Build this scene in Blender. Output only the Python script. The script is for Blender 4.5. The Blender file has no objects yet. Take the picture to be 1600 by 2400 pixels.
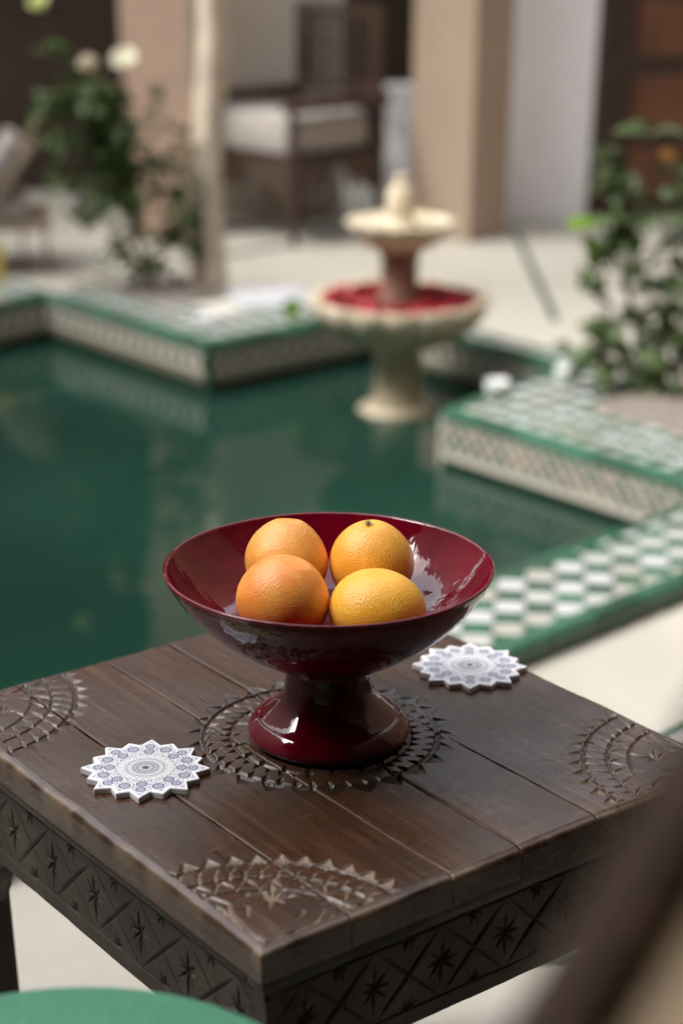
import bpy, bmesh, math, random
import numpy as np
from mathutils import Vector, Matrix, Euler
from mathutils.geometry import tessellate_polygon

random.seed(7); rng = np.random.default_rng(11)
SC = bpy.context.scene
COL = SC.collection
R = math.radians

# ------------------------------------------------------------------ camera, sky, sun, exposure
CAM_Z = 1.32
cd = bpy.data.cameras.new("camera"); cam = bpy.data.objects.new("camera", cd); COL.objects.link(cam)
cam.matrix_world = Matrix.Translation((0, 0, CAM_Z)) @ Matrix.Rotation(R(90 - 28.529), 4, 'X') @ Matrix.Rotation(0.0045, 4, 'Z')
cd.sensor_fit = 'VERTICAL'; cd.sensor_height = 36; cd.sensor_width = 24
cd.lens = 60.456; cd.shift_y = 0.30069
cd.clip_start = 0.02; cd.clip_end = 300
cd.dof.use_dof = True; cd.dof.focus_distance = 1.575; cd.dof.aperture_fstop = 2.7
SC.camera = cam

SUN_AZ, SUN_EL = (-0.9, -0.25), 52          # compass direction towards the sun (x, y), elevation
world = bpy.data.worlds.new("World"); SC.world = world; world.use_nodes = True
wn = world.node_tree.nodes; wl = world.node_tree.links
for n in list(wn): wn.remove(n)
sky = wn.new('ShaderNodeTexSky'); sky.sky_type = 'NISHITA'; sky.sun_disc = False
sky.sun_elevation = R(SUN_EL); sky.sun_rotation = math.atan2(SUN_AZ[0], SUN_AZ[1])
sky.air_density = 1.0; sky.dust_density = 3.0; sky.ozone_density = 1.0
hsv = wn.new('ShaderNodeHueSaturation'); hsv.inputs['Saturation'].default_value = 0.22
bg = wn.new('ShaderNodeBackground'); bg.inputs[1].default_value = 0.15
wo = wn.new('ShaderNodeOutputWorld')
wl.new(sky.outputs[0], hsv.inputs['Color']); wl.new(hsv.outputs[0], bg.inputs[0]); wl.new(bg.outputs[0], wo.inputs[0])

sd = bpy.data.lights.new("sun", 'SUN'); sun = bpy.data.objects.new("sun", sd); COL.objects.link(sun)
sd.energy = 0.6; sd.angle = R(25); sd.color = (1.0, 0.95, 0.88)
h = math.hypot(*SUN_AZ); ce = math.cos(R(SUN_EL))
sdir = Vector((SUN_AZ[0] / h * ce, SUN_AZ[1] / h * ce, math.sin(R(SUN_EL))))
sun.rotation_euler = sdir.to_track_quat('Z', 'Y').to_euler(); sun.location = (0, 3, 8)

SC.view_settings.view_transform = 'Standard'; SC.view_settings.look = 'None'
SC.view_settings.gamma = 1; SC.view_settings.use_curve_mapping = False
SC.view_settings.exposure = 2.25
SC.render.engine = 'CYCLES'
try:
    SC.cycles.use_denoising = True; SC.cycles.denoiser = 'OPENIMAGEDENOISE'
except Exception: pass
SC.cycles.max_bounces = 8; SC.cycles.diffuse_bounces = 5; SC.cycles.glossy_bounces = 4
SC.cycles.sample_clamp_indirect = 6; SC.cycles.caustics_reflective = False; SC.cycles.caustics_refractive = False

# ------------------------------------------------------------------ materials
MATS = {}
class NT:
    def __init__(s, name):
        m = bpy.data.materials.new(name); m.use_nodes = True; s.m = m; s.t = m.node_tree
        s.b = s.t.nodes['Principled BSDF']; MATS[name] = m
    def n(s, t, **k):
        x = s.t.nodes.new(t)
        for a, v in k.items(): setattr(x, a, v)
        return x
    def l(s, a, b): s.t.links.new(a, b)
    def coord(s, scale=(1, 1, 1), out='Object'):
        c = s.n('ShaderNodeTexCoord'); mp = s.n('ShaderNodeMapping'); mp.inputs['Scale'].default_value = scale
        s.l(c.outputs[out], mp.inputs['Vector']); return mp.outputs[0]
    def noise(s, vec, scale, detail=4, rough=.55, dist=0):
        x = s.n('ShaderNodeTexNoise'); x.inputs['Scale'].default_value = scale; x.inputs['Detail'].default_value = detail
        x.inputs['Roughness'].default_value = rough; x.inputs['Distortion'].default_value = dist
        s.l(vec, x.inputs['Vector']); return x.outputs['Fac']
    def ramp(s, fac, stops):
        x = s.n('ShaderNodeValToRGB'); e = x.color_ramp.elements
        while len(e) < len(stops): e.new(.5)
        for i, (p, c) in enumerate(stops):
            e[i].position = p; e[i].color = (*c, 1) if len(c) == 3 else c
        s.l(fac, x.inputs[0]); return x.outputs[0]
    def mix(s, fac, a, b, mode='MIX'):
        x = s.n('ShaderNodeMix'); x.data_type = 'RGBA'; x.blend_type = mode
        for v, i in ((fac, 0), (a, 6), (b, 7)):
            if hasattr(v, 'links') or hasattr(v, 'is_linked'): s.l(v, x.inputs[i])
            elif i == 0: x.inputs[0].default_value = v
            else: x.inputs[i].default_value = (*v, 1)
        return x.outputs[2]
    def rng(s, fac, a, b, lo=0, hi=1):
        x = s.n('ShaderNodeMapRange'); x.inputs[1].default_value = lo; x.inputs[2].default_value = hi
        x.inputs[3].default_value = a; x.inputs[4].default_value = b; s.l(fac, x.inputs[0]); return x.outputs[0]
    def bump(s, hgt, strength=.3, dist=.001, prev=None):
        x = s.n('ShaderNodeBump'); x.inputs['Strength'].default_value = strength; x.inputs['Distance'].default_value = dist
        s.l(hgt, x.inputs['Height'])
        if prev is not None: s.l(prev, x.inputs['Normal'])
        s.l(x.outputs[0], s.b.inputs['Normal']); return x.outputs[0]
    def set(s, **k):
        for a, v in k.items():
            i = s.b.inputs[a.replace('_', ' ')]
            if hasattr(v, 'is_linked'): s.l(v, i)
            else: i.default_value = (*v, 1) if isinstance(v, tuple) and i.type == 'RGBA' else v
        return s

def simple(name, colour, rough=.6, var=.12, scale=12, bump=0, bscale=60, **k):
    m = NT(name); v = m.coord()
    f = m.noise(v, scale, 5)
    lo = tuple(c * (1 - var) for c in colour); hi = tuple(min(1, c * (1 + var)) for c in colour)
    m.set(Base_Color=m.ramp(f, [(.25, lo), (.75, hi)]), Roughness=rough, **k)
    if bump: m.bump(m.noise(v, bscale, 6), bump, .003)
    return m.m

def wood(name, dark, mid, light, rough=(.25, .5), axis=1, gscale=1.0, dust_tint=None, spec=.5, wear=.5):
    m = NT(name); sc = [130 * gscale] * 3; sc[axis] = 4.5 * gscale
    v = m.coord(tuple(sc)); vo = m.coord((1, 1, 1))
    oi = m.n('ShaderNodeObjectInfo')
    off = m.n('ShaderNodeVectorMath', operation='ADD'); sc2 = m.n('ShaderNodeVectorMath', operation='SCALE')
    cmb = m.n('ShaderNodeCombineXYZ'); m.l(oi.outputs['Random'], cmb.inputs[0]); m.l(oi.outputs['Random'], cmb.inputs[1])
    m.l(cmb.outputs[0], sc2.inputs[0]); sc2.inputs['Scale'].default_value = 37
    m.l(v, off.inputs[0]); m.l(sc2.outputs[0], off.inputs[1]); v = off.outputs[0]
    g = m.noise(v, 1.0, 7, .65, .6)
    fine = m.noise(v, 5.0, 4, .7)
    big = m.noise(vo, 8 * gscale, 5, .65, .5)
    blot = m.noise(vo, 22 * gscale, 6, .7, .3)
    c = m.ramp(g, [(.3, dark), (.52, mid), (.75, light)])
    c = m.mix(m.rng(big, 0, .8, .42, .68), c, tuple(x * .5 for x in dark))
    ssc = [210 * gscale] * 3; ssc[axis] = 9 * gscale
    streak = m.noise(m.coord(tuple(ssc)), 1, 5, .7, .3)
    wr = m.n('ShaderNodeMath', operation='MULTIPLY'); m.l(m.rng(streak, 0, 1, .48, .72), wr.inputs[0]); m.l(m.rng(blot, 0, wear * 3.2, .42, .75), wr.inputs[1])
    c = m.mix(wr.outputs[0], c, tuple(x * 1.2 for x in light))
    if dust_tint:
        mp = m.n('ShaderNodeMapping'); mp.inputs['Rotation'].default_value = (0, 0, .75); mp.inputs['Scale'].default_value = (14, 420, 60)
        tc = m.n('ShaderNodeTexCoord'); m.l(tc.outputs['Object'], mp.inputs[0]); scr = m.noise(mp.outputs[0], 1, 2, .5)
        sm_ = m.n('ShaderNodeMath', operation='MULTIPLY'); m.l(m.rng(scr, 0, .8, .66, .72), sm_.inputs[0]); m.l(m.rng(m.noise(vo, 16, 2), 0, 1, .45, .6), sm_.inputs[1])
        c = m.mix(sm_.outputs[0], c, tuple(min(1, x * 2.2) for x in light))
    c = m.mix(m.rng(fine, .35, 0, .35, .5), c, tuple(x * .4 for x in dark))
    c = m.mix(m.rng(oi.outputs['Random'], 0, .35), c, mid, 'MIX')
    if dust_tint:
        at = m.n('ShaderNodeAttribute', attribute_name='dust_tint')
        dn = m.noise(vo, 55, 4)
        f = m.n('ShaderNodeMath', operation='MULTIPLY'); m.l(at.outputs['Fac'], f.inputs[0]); m.l(m.rng(dn, .4, 1, .3, .6), f.inputs[1])
        c = m.mix(f.outputs[0], c, dust_tint)
        gr = m.n('ShaderNodeAttribute', attribute_name='shade_grime'); c = m.mix(m.rng(gr.outputs['Fac'], 0, .6), c, (.010, .006, .004))
        sm = streak
        rr = m.n('ShaderNodeMath', operation='MAXIMUM'); m.l(m.rng(big, rough[0], rough[1], .35, .7), rr.inputs[0]); m.l(m.rng(at.outputs['Fac'], 0, .75), rr.inputs[1])
        r2 = m.n('ShaderNodeMath', operation='ADD'); m.l(rr.outputs[0], r2.inputs[0]); m.l(m.rng(sm, -.05, .12, .3, .7), r2.inputs[1])
        rv = r2.outputs[0]
    else: rv = m.rng(big, rough[0], rough[1], .3, .7)
    m.set(Base_Color=c, Roughness=rv, Specular_IOR_Level=spec)
    b = m.bump(g, .25, .0012); m.bump(fine, .18, .0006, b)
    return m.m

M_top = wood('dark_walnut_top', (.022, .009, .0045), (.060, .027, .0135), (.125, .069, .038), (.20, .40), 1, 1.0, (.30, .215, .14), wear=.3)
M_apron = wood('carved_apron_wood', (.024, .017, .012), (.052, .038, .026), (.085, .063, .045), (.5, .7), 0, 1.0, (.02, .014, .01), wear=.25)
M_leg = wood('dark_leg_wood', (.02, .013, .009), (.045, .03, .02), (.08, .055, .04), (.4, .6), 2)
M_chair = wood('dark_carved_chair_wood', (.018, .009, .006), (.052, .027, .017), (.10, .055, .034), (.35, .55), 2)
M_near = wood('mottled_brown_chair_wood', (.055, .032, .020), (.11, .068, .044), (.20, .13, .09), (.6, .8), 2, .8, spec=.2)
M_door = wood('red_brown_door_wood', (.045, .016, .006), (.13, .045, .016), (.24, .09, .03), (.35, .5), 2, .3)
M_doorD = wood('dark_door_frame_wood', (.015, .007, .004), (.04, .018, .009), (.08, .035, .018), (.4, .6), 2, .3)

# glazed red ceramic
def glaze():
    m = NT('crimson_glaze'); v = m.coord()
    a = m.noise(v, 14, 3); b = m.noise(v, 260, 3)
    c = m.ramp(a, [(.3, (.075, .0009, .006)), (.7, (.135, .0016, .011))])
    m.set(Base_Color=c, Roughness=.05, Specular_IOR_Level=.5)
    w = m.coord((1, 1, .35)); n1 = m.bump(m.noise(w, 34, 3, .45), .6, .0030)
    m.bump(b, .05, .0004, n1)
    return m.m
M_glaze = glaze()
M_chip = simple('bare_clay_chip', (.40, .31, .20), .85, .6, 180, .6, 300)

def orange_mat(name, base, alt, blush):
    m = NT(name); v = m.coord()
    f = m.noise(v, 16, 4, .6); f2 = m.noise(v, 60, 5, .6)
    vo = m.n('ShaderNodeTexVoronoi'); vo.inputs['Scale'].default_value = 620; m.l(v, vo.inputs['Vector'])
    c = m.mix(m.rng(f, 0, 1, .38, .66), base, alt)
    sp = m.n('ShaderNodeSeparateXYZ'); m.l(v, sp.inputs[0])
    lo = m.n('ShaderNodeMath', operation='ADD'); m.l(m.rng(sp.outputs[2], 1, 0, -.034, .004), lo.inputs[0]); m.l(m.rng(f, -.5, .3), lo.inputs[1])
    cl = m.n('ShaderNodeClamp'); m.l(lo.outputs[0], cl.inputs[0])
    c = m.mix(cl.outputs[0], c, blush)
    c = m.mix(m.rng(f2, 0, .35, .6, .75), c, tuple(min(1, x * 1.25) for x in alt))
    pit = m.rng(vo.outputs['Distance'], .5, 0, .0, .35)
    c = m.mix(pit, c, tuple(x * .75 for x in blush))
    spk = m.noise(v, 95, 2)
    c = m.mix(m.rng(spk, 0, .8, .74, .8), c, (.25, .12, .03))
    m.set(Base_Color=c, Roughness=.40, Specular_IOR_Level=.5, Subsurface_Weight=.12, Subsurface_Radius=(.01, .004, .001))
    m.b.inputs['Subsurface Scale'].default_value = .4
    n1 = m.bump(vo.outputs['Distance'], .5, .0007); m.bump(m.noise(v, 240, 3), .22, .0008, n1)
    return m.m
M_or = [orange_mat('orange_peel_deep', (.80, .25, .035), (.84, .40, .08), (.72, .09, .012)),
        orange_mat('orange_peel_yellow', (.84, .40, .03), (.86, .50, .06), (.80, .24, .015)),
        orange_mat('orange_peel_soft', (.80, .31, .055), (.83, .42, .09), (.74, .21, .03)),
        orange_mat('orange_peel_golden', (.82, .35, .035), (.84, .45, .06), (.76, .24, .02))]
M_calyx = simple('dried_calyx', (.25, .2, .06), .8)

def coaster_mat():
    m = NT('printed_coaster_glaze'); a = m.n('ShaderNodeAttribute', attribute_name='Print')
    m.set(Base_Color=a.outputs['Color'], Roughness=.35, Specular_IOR_Level=.4); return m.m
M_print = coaster_mat()
M_porc = simple('white_porcelain', (.78, .78, .78), .35, .03)

M_twhite = []
for i, c in enumerate(((.40, .40, .38), (.45, .45, .45), (.35, .335, .30))):
    M_twhite.append(simple('white_glazed_tile_%s' % 'abc'[i], c, .22, .07, 30, .06, 60))
M_tgreen = []
for i, c in enumerate(((.019, .080, .043), (.016, .060, .034), (.030, .105, .062))):
    M_tgreen.append(simple('green_glazed_tile_%s' % 'abc'[i], c, .18, .25, 25, .06, 60))
M_tblack = simple('dark_olive_tile', (.016, .024, .014), .25, .2)
M_grout = simple('pale_grout', (.5, .48, .42), .9, .15, 60)
M_tan = simple('cream_mosaic_tile', (.46, .43, .37), .35, .15, 40)
M_olive = simple('olive_grey_tile', (.17, .16, .115), .4, .2, 40)
M_pinkt = simple('rose_mosaic_tile', (.30, .19, .16), .4, .2, 40)

def floor_mat():
    m = NT('cream_polished_plaster_floor'); v = m.coord()
    a = m.noise(v, 1.6, 6, .6, .5); b = m.noise(v, 9, 6, .65)
    c = m.ramp(a, [(.3, (.335, .315, .268)), (.7, (.40, .38, .332))])
    c = m.mix(m.rng(b, 0, .3, .55, .75), c, (.44, .41, .35))
    m.set(Base_Color=c, Roughness=m.rng(b, .4, .65), Specular_IOR_Level=.2)
    m.bump(b, .08, .004); return m.m
M_floor = floor_mat()

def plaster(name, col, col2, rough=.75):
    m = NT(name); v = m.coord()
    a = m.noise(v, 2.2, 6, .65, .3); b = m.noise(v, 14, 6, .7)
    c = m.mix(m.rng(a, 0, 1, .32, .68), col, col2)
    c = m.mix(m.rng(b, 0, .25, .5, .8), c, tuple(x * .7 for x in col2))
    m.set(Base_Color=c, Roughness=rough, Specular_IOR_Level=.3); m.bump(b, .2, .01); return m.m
M_white = plaster('white_lime_plaster', (.82, .81, .82), (.77, .76, .77))
M_greyw = plaster('warm_grey_plaster', (.52, .47, .41), (.44, .39, .33))
M_pill = plaster('beige_tadelakt', (.33, .25, .185), (.28, .21, .15))
M_pink = plaster('pink_tadelakt', (.54, .39, .30), (.46, .33, .25))
M_yard = plaster('ochre_courtyard_plaster', (.50, .36, .26), (.42, .29, .2))
M_yardW = plaster('pale_rose_courtyard_plaster', (.66, .58, .52), (.58, .5, .44))
M_brown = plaster('brown_courtyard_plaster', (.16, .10, .065), (.12, .075, .05))
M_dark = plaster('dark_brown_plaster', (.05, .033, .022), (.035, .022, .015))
M_soil = simple('dry_planter_soil', (.17, .145, .125), .95, .5, 40, .8, 90)
M_sheen = simple('pale_sheen_slab', (.55, .56, .59), .18, .06, 6)

def water_mat():
    m = NT('green_pool_water'); v = m.coord()
    a = m.noise(v, .9, 3)
    m.set(Base_Color=m.ramp(a, [(.3, (.0055, .023, .016)), (.7, (.010, .038, .026))]), Roughness=.03, IOR=1.33, Specular_IOR_Level=.5)
    n = m.bump(m.noise(m.coord((1, 1.6, 1)), 5.5, 3, .5, .4), .05, .02); m.bump(m.noise(v, 1.3, 2), .06, .05, n); return m.m
M_water = water_mat()

def stone():
    m = NT('yellow_marble'); v = m.coord()
    a = m.noise(v, 12, 6, .6, 1.2); b = m.noise(v, 45, 5, .7)
    c = m.ramp(a, [(.3, (.40, .32, .20)), (.55, (.53, .465, .34)), (.75, (.62, .565, .46))])
    c = m.mix(m.rng(b, 0, .4, .5, .75), c, (.40, .33, .18))
    m.set(Base_Color=c, Roughness=.4); m.bump(b, .2, .004); return m.m
M_stone = stone()
M_stem = simple('red_brown_stone', (.17, .085, .06), .5, .3, 30, .2)
M_petal = simple('crimson_rose_petals', (.30, .002, .012), .5, .4, 60)
M_trunk = wood('pale_weathered_trunk', (.36, .28, .20), (.58, .48, .37), (.72, .63, .52), (.7, .85), 2, .4)
M_bark = simple('brown_bark', (.10, .075, .05), .85, .4, 40, .5)
def leaf_mat(name, a, b, tr=.35):
    m = NT(name); v = m.coord(); oi = m.n('ShaderNodeObjectInfo')
    f = m.noise(v, 30, 3)
    c = m.mix(oi.outputs['Random'], a, b); c = m.mix(m.rng(f, 0, .4, .4, .7), c, tuple(x * .6 for x in a))
    m.set(Base_Color=c, Roughness=.42, Specular_IOR_Level=.28, Transmission_Weight=0)
    t = m.n('ShaderNodeBsdfTranslucent'); m.l(c, t.inputs[0]); mx = m.n('ShaderNodeMixShader'); mx.inputs[0].default_value = tr
    out = [n for n in m.t.nodes if n.type == 'OUTPUT_MATERIAL'][0]
    m.l(m.b.outputs[0], mx.inputs[1]); m.l(t.outputs[0], mx.inputs[2]); m.l(mx.outputs[0], out.inputs[0]); return m.m
M_leafR = leaf_mat('rose_leaf', (.045, .085, .022), (.12, .15, .055))
M_leafB = leaf_mat('broad_leaf', (.055, .10, .032), (.15, .20, .09))
M_leafY = leaf_mat('fresh_yellow_green_leaf', (.14, .28, .02), (.18, .32, .03), .5)
M_rose = simple('ivory_rose_petal', (.80, .78, .66), .6, .06, 40, Subsurface_Weight=.2)
M_roseY = simple('greenish_rose_bud', (.62, .66, .32), .6, .1, 40)
M_cush = simple('white_cushion_cloth', (.33, .30, .275), .9, .06, 20, .3, 500)
M_grey = simple('grey_cushion_cloth', (.24, .215, .20), .9, .1, 20, .3, 400)
M_pale = simple('pale_bare_wood', (.22, .17, .12), .7, .2, 20)
M_iron = simple('dull_iron', (.12, .10, .085), .6, .2)
M_yell = simple('yellow_candle_glass', (.62, .52, .10), .25, .1, 20)
M_wax = simple('white_wax', (.85, .84, .82), .5, .03, 20, Subsurface_Weight=.2)
M_tan2 = simple('worn_tan_leather', (.58, .43, .28), .5, .25, 14, .2)
M_stud = simple('brass_stud', (.30, .20, .12), .4, .2, Metallic=.5)
def fabric():
    m = NT('green_woven_fabric'); v = m.coord()
    w = m.n('ShaderNodeTexWave'); w.inputs['Scale'].default_value = 95; w.inputs['Distortion'].default_value = 2; w.inputs['Detail'].default_value = 2
    m.l(v, w.inputs['Vector']); f = m.noise(v, 9, 4); f2 = m.noise(m.coord((300, 40, 40)), 1, 4)
    c = m.ramp(f, [(.3, (.040, .195, .105)), (.7, (.060, .245, .135))])
    c = m.mix(m.rng(f2, 0, .5, .35, .7), c, (.085, .30, .18))
    m.set(Base_Color=c, Roughness=.6, Specular_IOR_Level=.3, Sheen_Weight=.15); m.bump(w.outputs['Fac'], .15, .0008); return m.m
M_green = fabric()

# ------------------------------------------------------------------ builders
class MB:
    def __init__(s): s.v = []; s.f = []
    def add(s, v, f):
        o = len(s.v); s.v += [tuple(p) for p in v]; s.f += [tuple(i + o for i in q) for q in f]; return s
    def box(s, lo, hi, M=None, bev=0):
        x0, y0, z0 = lo; x1, y1, z1 = hi
        if bev <= 0:
            v = [(x0, y0, z0), (x1, y0, z0), (x1, y1, z0), (x0, y1, z0), (x0, y0, z1), (x1, y0, z1), (x1, y1, z1), (x0, y1, z1)]
            f = [(0, 3, 2, 1), (4, 5, 6, 7), (0, 1, 5, 4), (1, 2, 6, 5), (2, 3, 7, 6), (3, 0, 4, 7)]
        else:
            bm = bmesh.new(); bmesh.ops.create_cube(bm, size=1)
            for q in bm.verts: q.co = Vector(((x0 + x1) / 2 + q.co.x * (x1 - x0), (y0 + y1) / 2 + q.co.y * (y1 - y0), (z0 + z1) / 2 + q.co.z * (z1 - z0)))
            bmesh.ops.bevel(bm, geom=bm.edges[:], offset=bev, segments=2, profile=.6, affect='EDGES')
            bm.verts.index_update(); v = [tuple(q.co) for q in bm.verts]; f = [tuple(q.index for q in fc.verts) for fc in bm.faces]; bm.free()
        if M is not None: v = [tuple(M @ Vector(p)) for p in v]
        return s.add(v, f)
    def lathe(s, prof, n=48, mod=None, M=None, closed_top=True):
        v = []; f = []
        for (r, z) in prof:
            for i in range(n):
                a = 2 * math.pi * i / n; rr = r * (mod(a, r, z) if mod else 1)
                v.append((rr * math.cos(a), rr * math.sin(a), z))
        for j in range(len(prof) - 1):
            for i in range(n):
                k = (i + 1) % n; f.append((j * n + i, j * n + k, (j + 1) * n + k, (j + 1) * n + i))
        if M is not None: v = [tuple(M @ Vector(p)) for p in v]
        return s.add(v, f)
    def tube(s, pts, rad, n=8, M=None):
        P = [Vector(p) for p in pts]; v = []; f = []
        rads = rad if hasattr(rad, '__len__') else [rad] * len(P)
        up = Vector((0, 0, 1))
        for i, p in enumerate(P):
            d = (P[min(i + 1, len(P) - 1)] - P[max(i - 1, 0)]).normalized()
            a = d.cross(up if abs(d.z) < .95 else Vector((1, 0, 0))).normalized(); b = d.cross(a)
            for k in range(n):
                t = 2 * math.pi * k / n; v.append(tuple(p + (a * math.cos(t) + b * math.sin(t)) * rads[i]))
        for i in range(len(P) - 1):
            for k in range(n):
                l = (k + 1) % n; f.append((i * n + k, (i + 1) * n + k, (i + 1) * n + l, i * n + l))
        f.append(tuple(range(n))); f.append(tuple(reversed(range((len(P) - 1) * n, len(P) * n))))
        if M is not None: v = [tuple(M @ Vector(p)) for p in v]
        return s.add(v, f)
    def prism(s, poly, z0, z1, bev=0):
        n = len(poly); A = sum(poly[i][0] * poly[(i + 1) % n][1] - poly[(i + 1) % n][0] * poly[i][1] for i in range(n))
        if A < 0: poly = poly[::-1]
        c = Vector((sum(p[0] for p in poly) / n, sum(p[1] for p in poly) / n))
        v = [(p[0], p[1], z0) for p in poly] + [(p[0], p[1], z1 - bev) for p in poly]; f = []
        for i in range(n): f.append((i, (i + 1) % n, n + (i + 1) % n, n + i))
        if bev > 0:
            for p in poly:
                d = Vector(p) - c; L = max(d.length, 1e-6); q = c + d * max(0, (L - bev * 1.3) / L); v.append((q.x, q.y, z1))
            for i in range(n): f.append((n + i, n + (i + 1) % n, 2 * n + (i + 1) % n, 2 * n + i))
            f.append(tuple(range(2 * n, 3 * n)))
        else: f.append(tuple(range(n, 2 * n)))
        return s.add(v, f)
    def mesh(s, name, smooth=True):
        me = bpy.data.meshes.new(name); me.from_pydata(s.v, [], s.f); me.update()
        if smooth:
            me.polygons.foreach_set('use_smooth', [True] * len(me.polygons))
            try: me.set_sharp_from_angle(angle=R(38))
            except Exception: pass
        return me
    def build(s, name, mat, parent=None, loc=(0, 0, 0), smooth=True):
        return link(name, s.mesh(name, smooth), mat, parent, loc)

def link(name, me, mat, parent=None, loc=(0, 0, 0), rot=None, scale=None):
    if mat is not None and not me.materials: me.materials.append(mat)
    o = bpy.data.objects.new(name, me); COL.objects.link(o); o.location = loc
    if rot is not None: o.rotation_euler = rot
    if scale is not None: o.scale = scale
    if parent is not None: o.parent = parent
    return o
def tag(o, label=None, cat=None, group=None, kind=None):
    for k, v in (('label', label), ('category', cat), ('group', group), ('kind', kind)):
        if v: o[k] = v
    return o
def thing(name, label, cat, loc=(0, 0, 0), rz=0, group=None):
    o = bpy.data.objects.new(name, None); COL.objects.link(o); o.location = loc; o.rotation_euler = (0, 0, rz)
    o.empty_display_size = .1
    return tag(o, label, cat, group)
def holder(name):
    o = bpy.data.objects.new(name, None); COL.objects.link(o); return tag(o, kind='structure')

# ------------------------------------------------------------------ pool outline
COP, WAT = .05, -.11
V2 = lambda x, y: Vector((x, y))
def isect(p, d, q, e):
    den = d.x * e.y - d.y * e.x; w = q - p; t = (w.x * e.y - w.y * e.x) / den; return p + d * t
nearA = V2(.315, 3.429); nd = V2(.375, .36).normalized()
K2 = V2(.275, 4.722); pd = V2(.545, -.626).normalized()
K1 = isect(nearA, nd, V2(.284, 4.712), pd)
pb = V2(.433, .543).normalized()
K3 = isect(K2, pb, V2(.351, 5.602), V2(.32, -.393))
K5 = V2(-.43, 5.467); K4 = isect(V2(.351, 5.602), V2(.32, -.393), K5, V2(.352, .314))
K6 = V2(-1.05, 6.208); K7 = K6 + V2(-.5, -.62); K8 = K7 + V2(-.9, .95)
K9 = V2(-3.2, 4.9); P0 = nearA - nd * 3.6
pool = [P0, K1, K2, K3, K4, K5, K6, K7, K8, K9]

def offset_pt(p, n, d): return p + n * d
def strip(a, b, w):          # quad a,b and the same edge pushed to the right of a->b by w
    d = (b - a).normalized(); n = V2(d.y, -d.x); return [a, b, b + n * w, a + n * w]
def clip(poly, quad):        # Sutherland-Hodgman, quad convex
    A = sum(quad[i].x * quad[(i + 1) % len(quad)].y - quad[(i + 1) % len(quad)].x * quad[i].y for i in range(len(quad)))
    q = quad if A > 0 else quad[::-1]
    for i in range(len(q)):
        a, b = q[i], q[(i + 1) % len(q)]; e = b - a; out = []
        side = lambda p: e.x * (p.y - a.y) - e.y * (p.x - a.x)
        for j in range(len(poly)):
            p, r = poly[j], poly[(j + 1) % len(poly)]; sp, sr = side(p), side(r)
            if sp >= 0: out.append(p)
            if (sp >= 0) != (sr >= 0): out.append(p + (r - p) * (sp / (sp - sr)))
        poly = out
        if len(poly) < 3: return []
    return poly
def area(p): return abs(sum(p[i].x * p[(i + 1) % len(p)].y - p[(i + 1) % len(p)].x * p[i].y for i in range(len(p)))) / 2

TS = .0605; GAP = .0022
_full = {}
def full_tile():
    if 'm' not in _full:
        h = TS / 2 - GAP / 2
        _full['m'] = MB().prism([(-h, -h), (h, -h), (h, h), (-h, h)], -.008, .0, .0012).mesh('tile', False)
    return _full['m']
FULL_V = {}
def tile_variant(mat):
    if mat.name not in FULL_V:
        me = full_tile().copy(); me.materials.clear(); me.materials.append(mat); FULL_V[mat.name] = me
    return FULL_V[mat.name]
def checker(region_quads, z, parent, org=V2(0, 0), limit=285, near=V2(.4, 2.5)):
    xs = [p.x for q in region_quads for p in q]; ys = [p.y for q in region_quads for p in q]
    cells = []; ca, sa = math.cos(R(-6)), math.sin(R(-6)); rot = lambda v: V2(v.x * ca - v.y * sa, v.x * sa + v.y * ca)
    inv = [V2(p.x * ca + p.y * sa, -p.x * sa + p.y * ca) for q in region_quads for p in q]; xs = [p.x for p in inv]; ys = [p.y for p in inv]
    for i in range(math.floor((min(xs) - org.x) / TS), math.ceil((max(xs) - org.x) / TS) + 1):
        for j in range(math.floor((min(ys) - org.y) / TS), math.ceil((max(ys) - org.y) / TS) + 1):
            c = rot(org + V2((i + .5) * TS, (j + .5) * TS)); h = TS / 2 - GAP / 2
            sq = [c + rot(V2(-h, -h)), c + rot(V2(h, -h)), c + rot(V2(h, h)), c + rot(V2(-h, h))]
            for qi, q in enumerate(region_quads):
                pc = clip(sq, q)
                if pc and area(pc) > .00008: cells.append(((c - near).length, c, pc, (i + j) % 2, area(pc) > .998 * 4 * h * h))
    cells.sort(key=lambda t: t[0]); extra = {}
    for n, (_, c, pc, par, full) in enumerate(cells):
        mat = random.choice(M_tgreen) if par else random.choice(M_twhite)
        dz = random.uniform(-.0006, .0006)
        if n < limit:
            if full: link('tile', tile_variant(mat), None, parent, (c.x, c.y, z + dz), (random.uniform(-.006, .006), random.uniform(-.006, .006), R(-6) + random.uniform(-.01, .01)))
            else: MB().prism([(p.x - c.x, p.y - c.y) for p in pc], -.008, 0, .0012).build('tile', mat, parent, (c.x, c.y, z + dz), False)
        else: extra.setdefault(mat.name, MB()).prism([tuple(p) for p in pc], z - .008, z + dz, .0012)
    for k, mb in extra.items(): tag(mb.build('distant_tiles', MATS[k], parent, smooth=False), kind='stuff')

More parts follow.
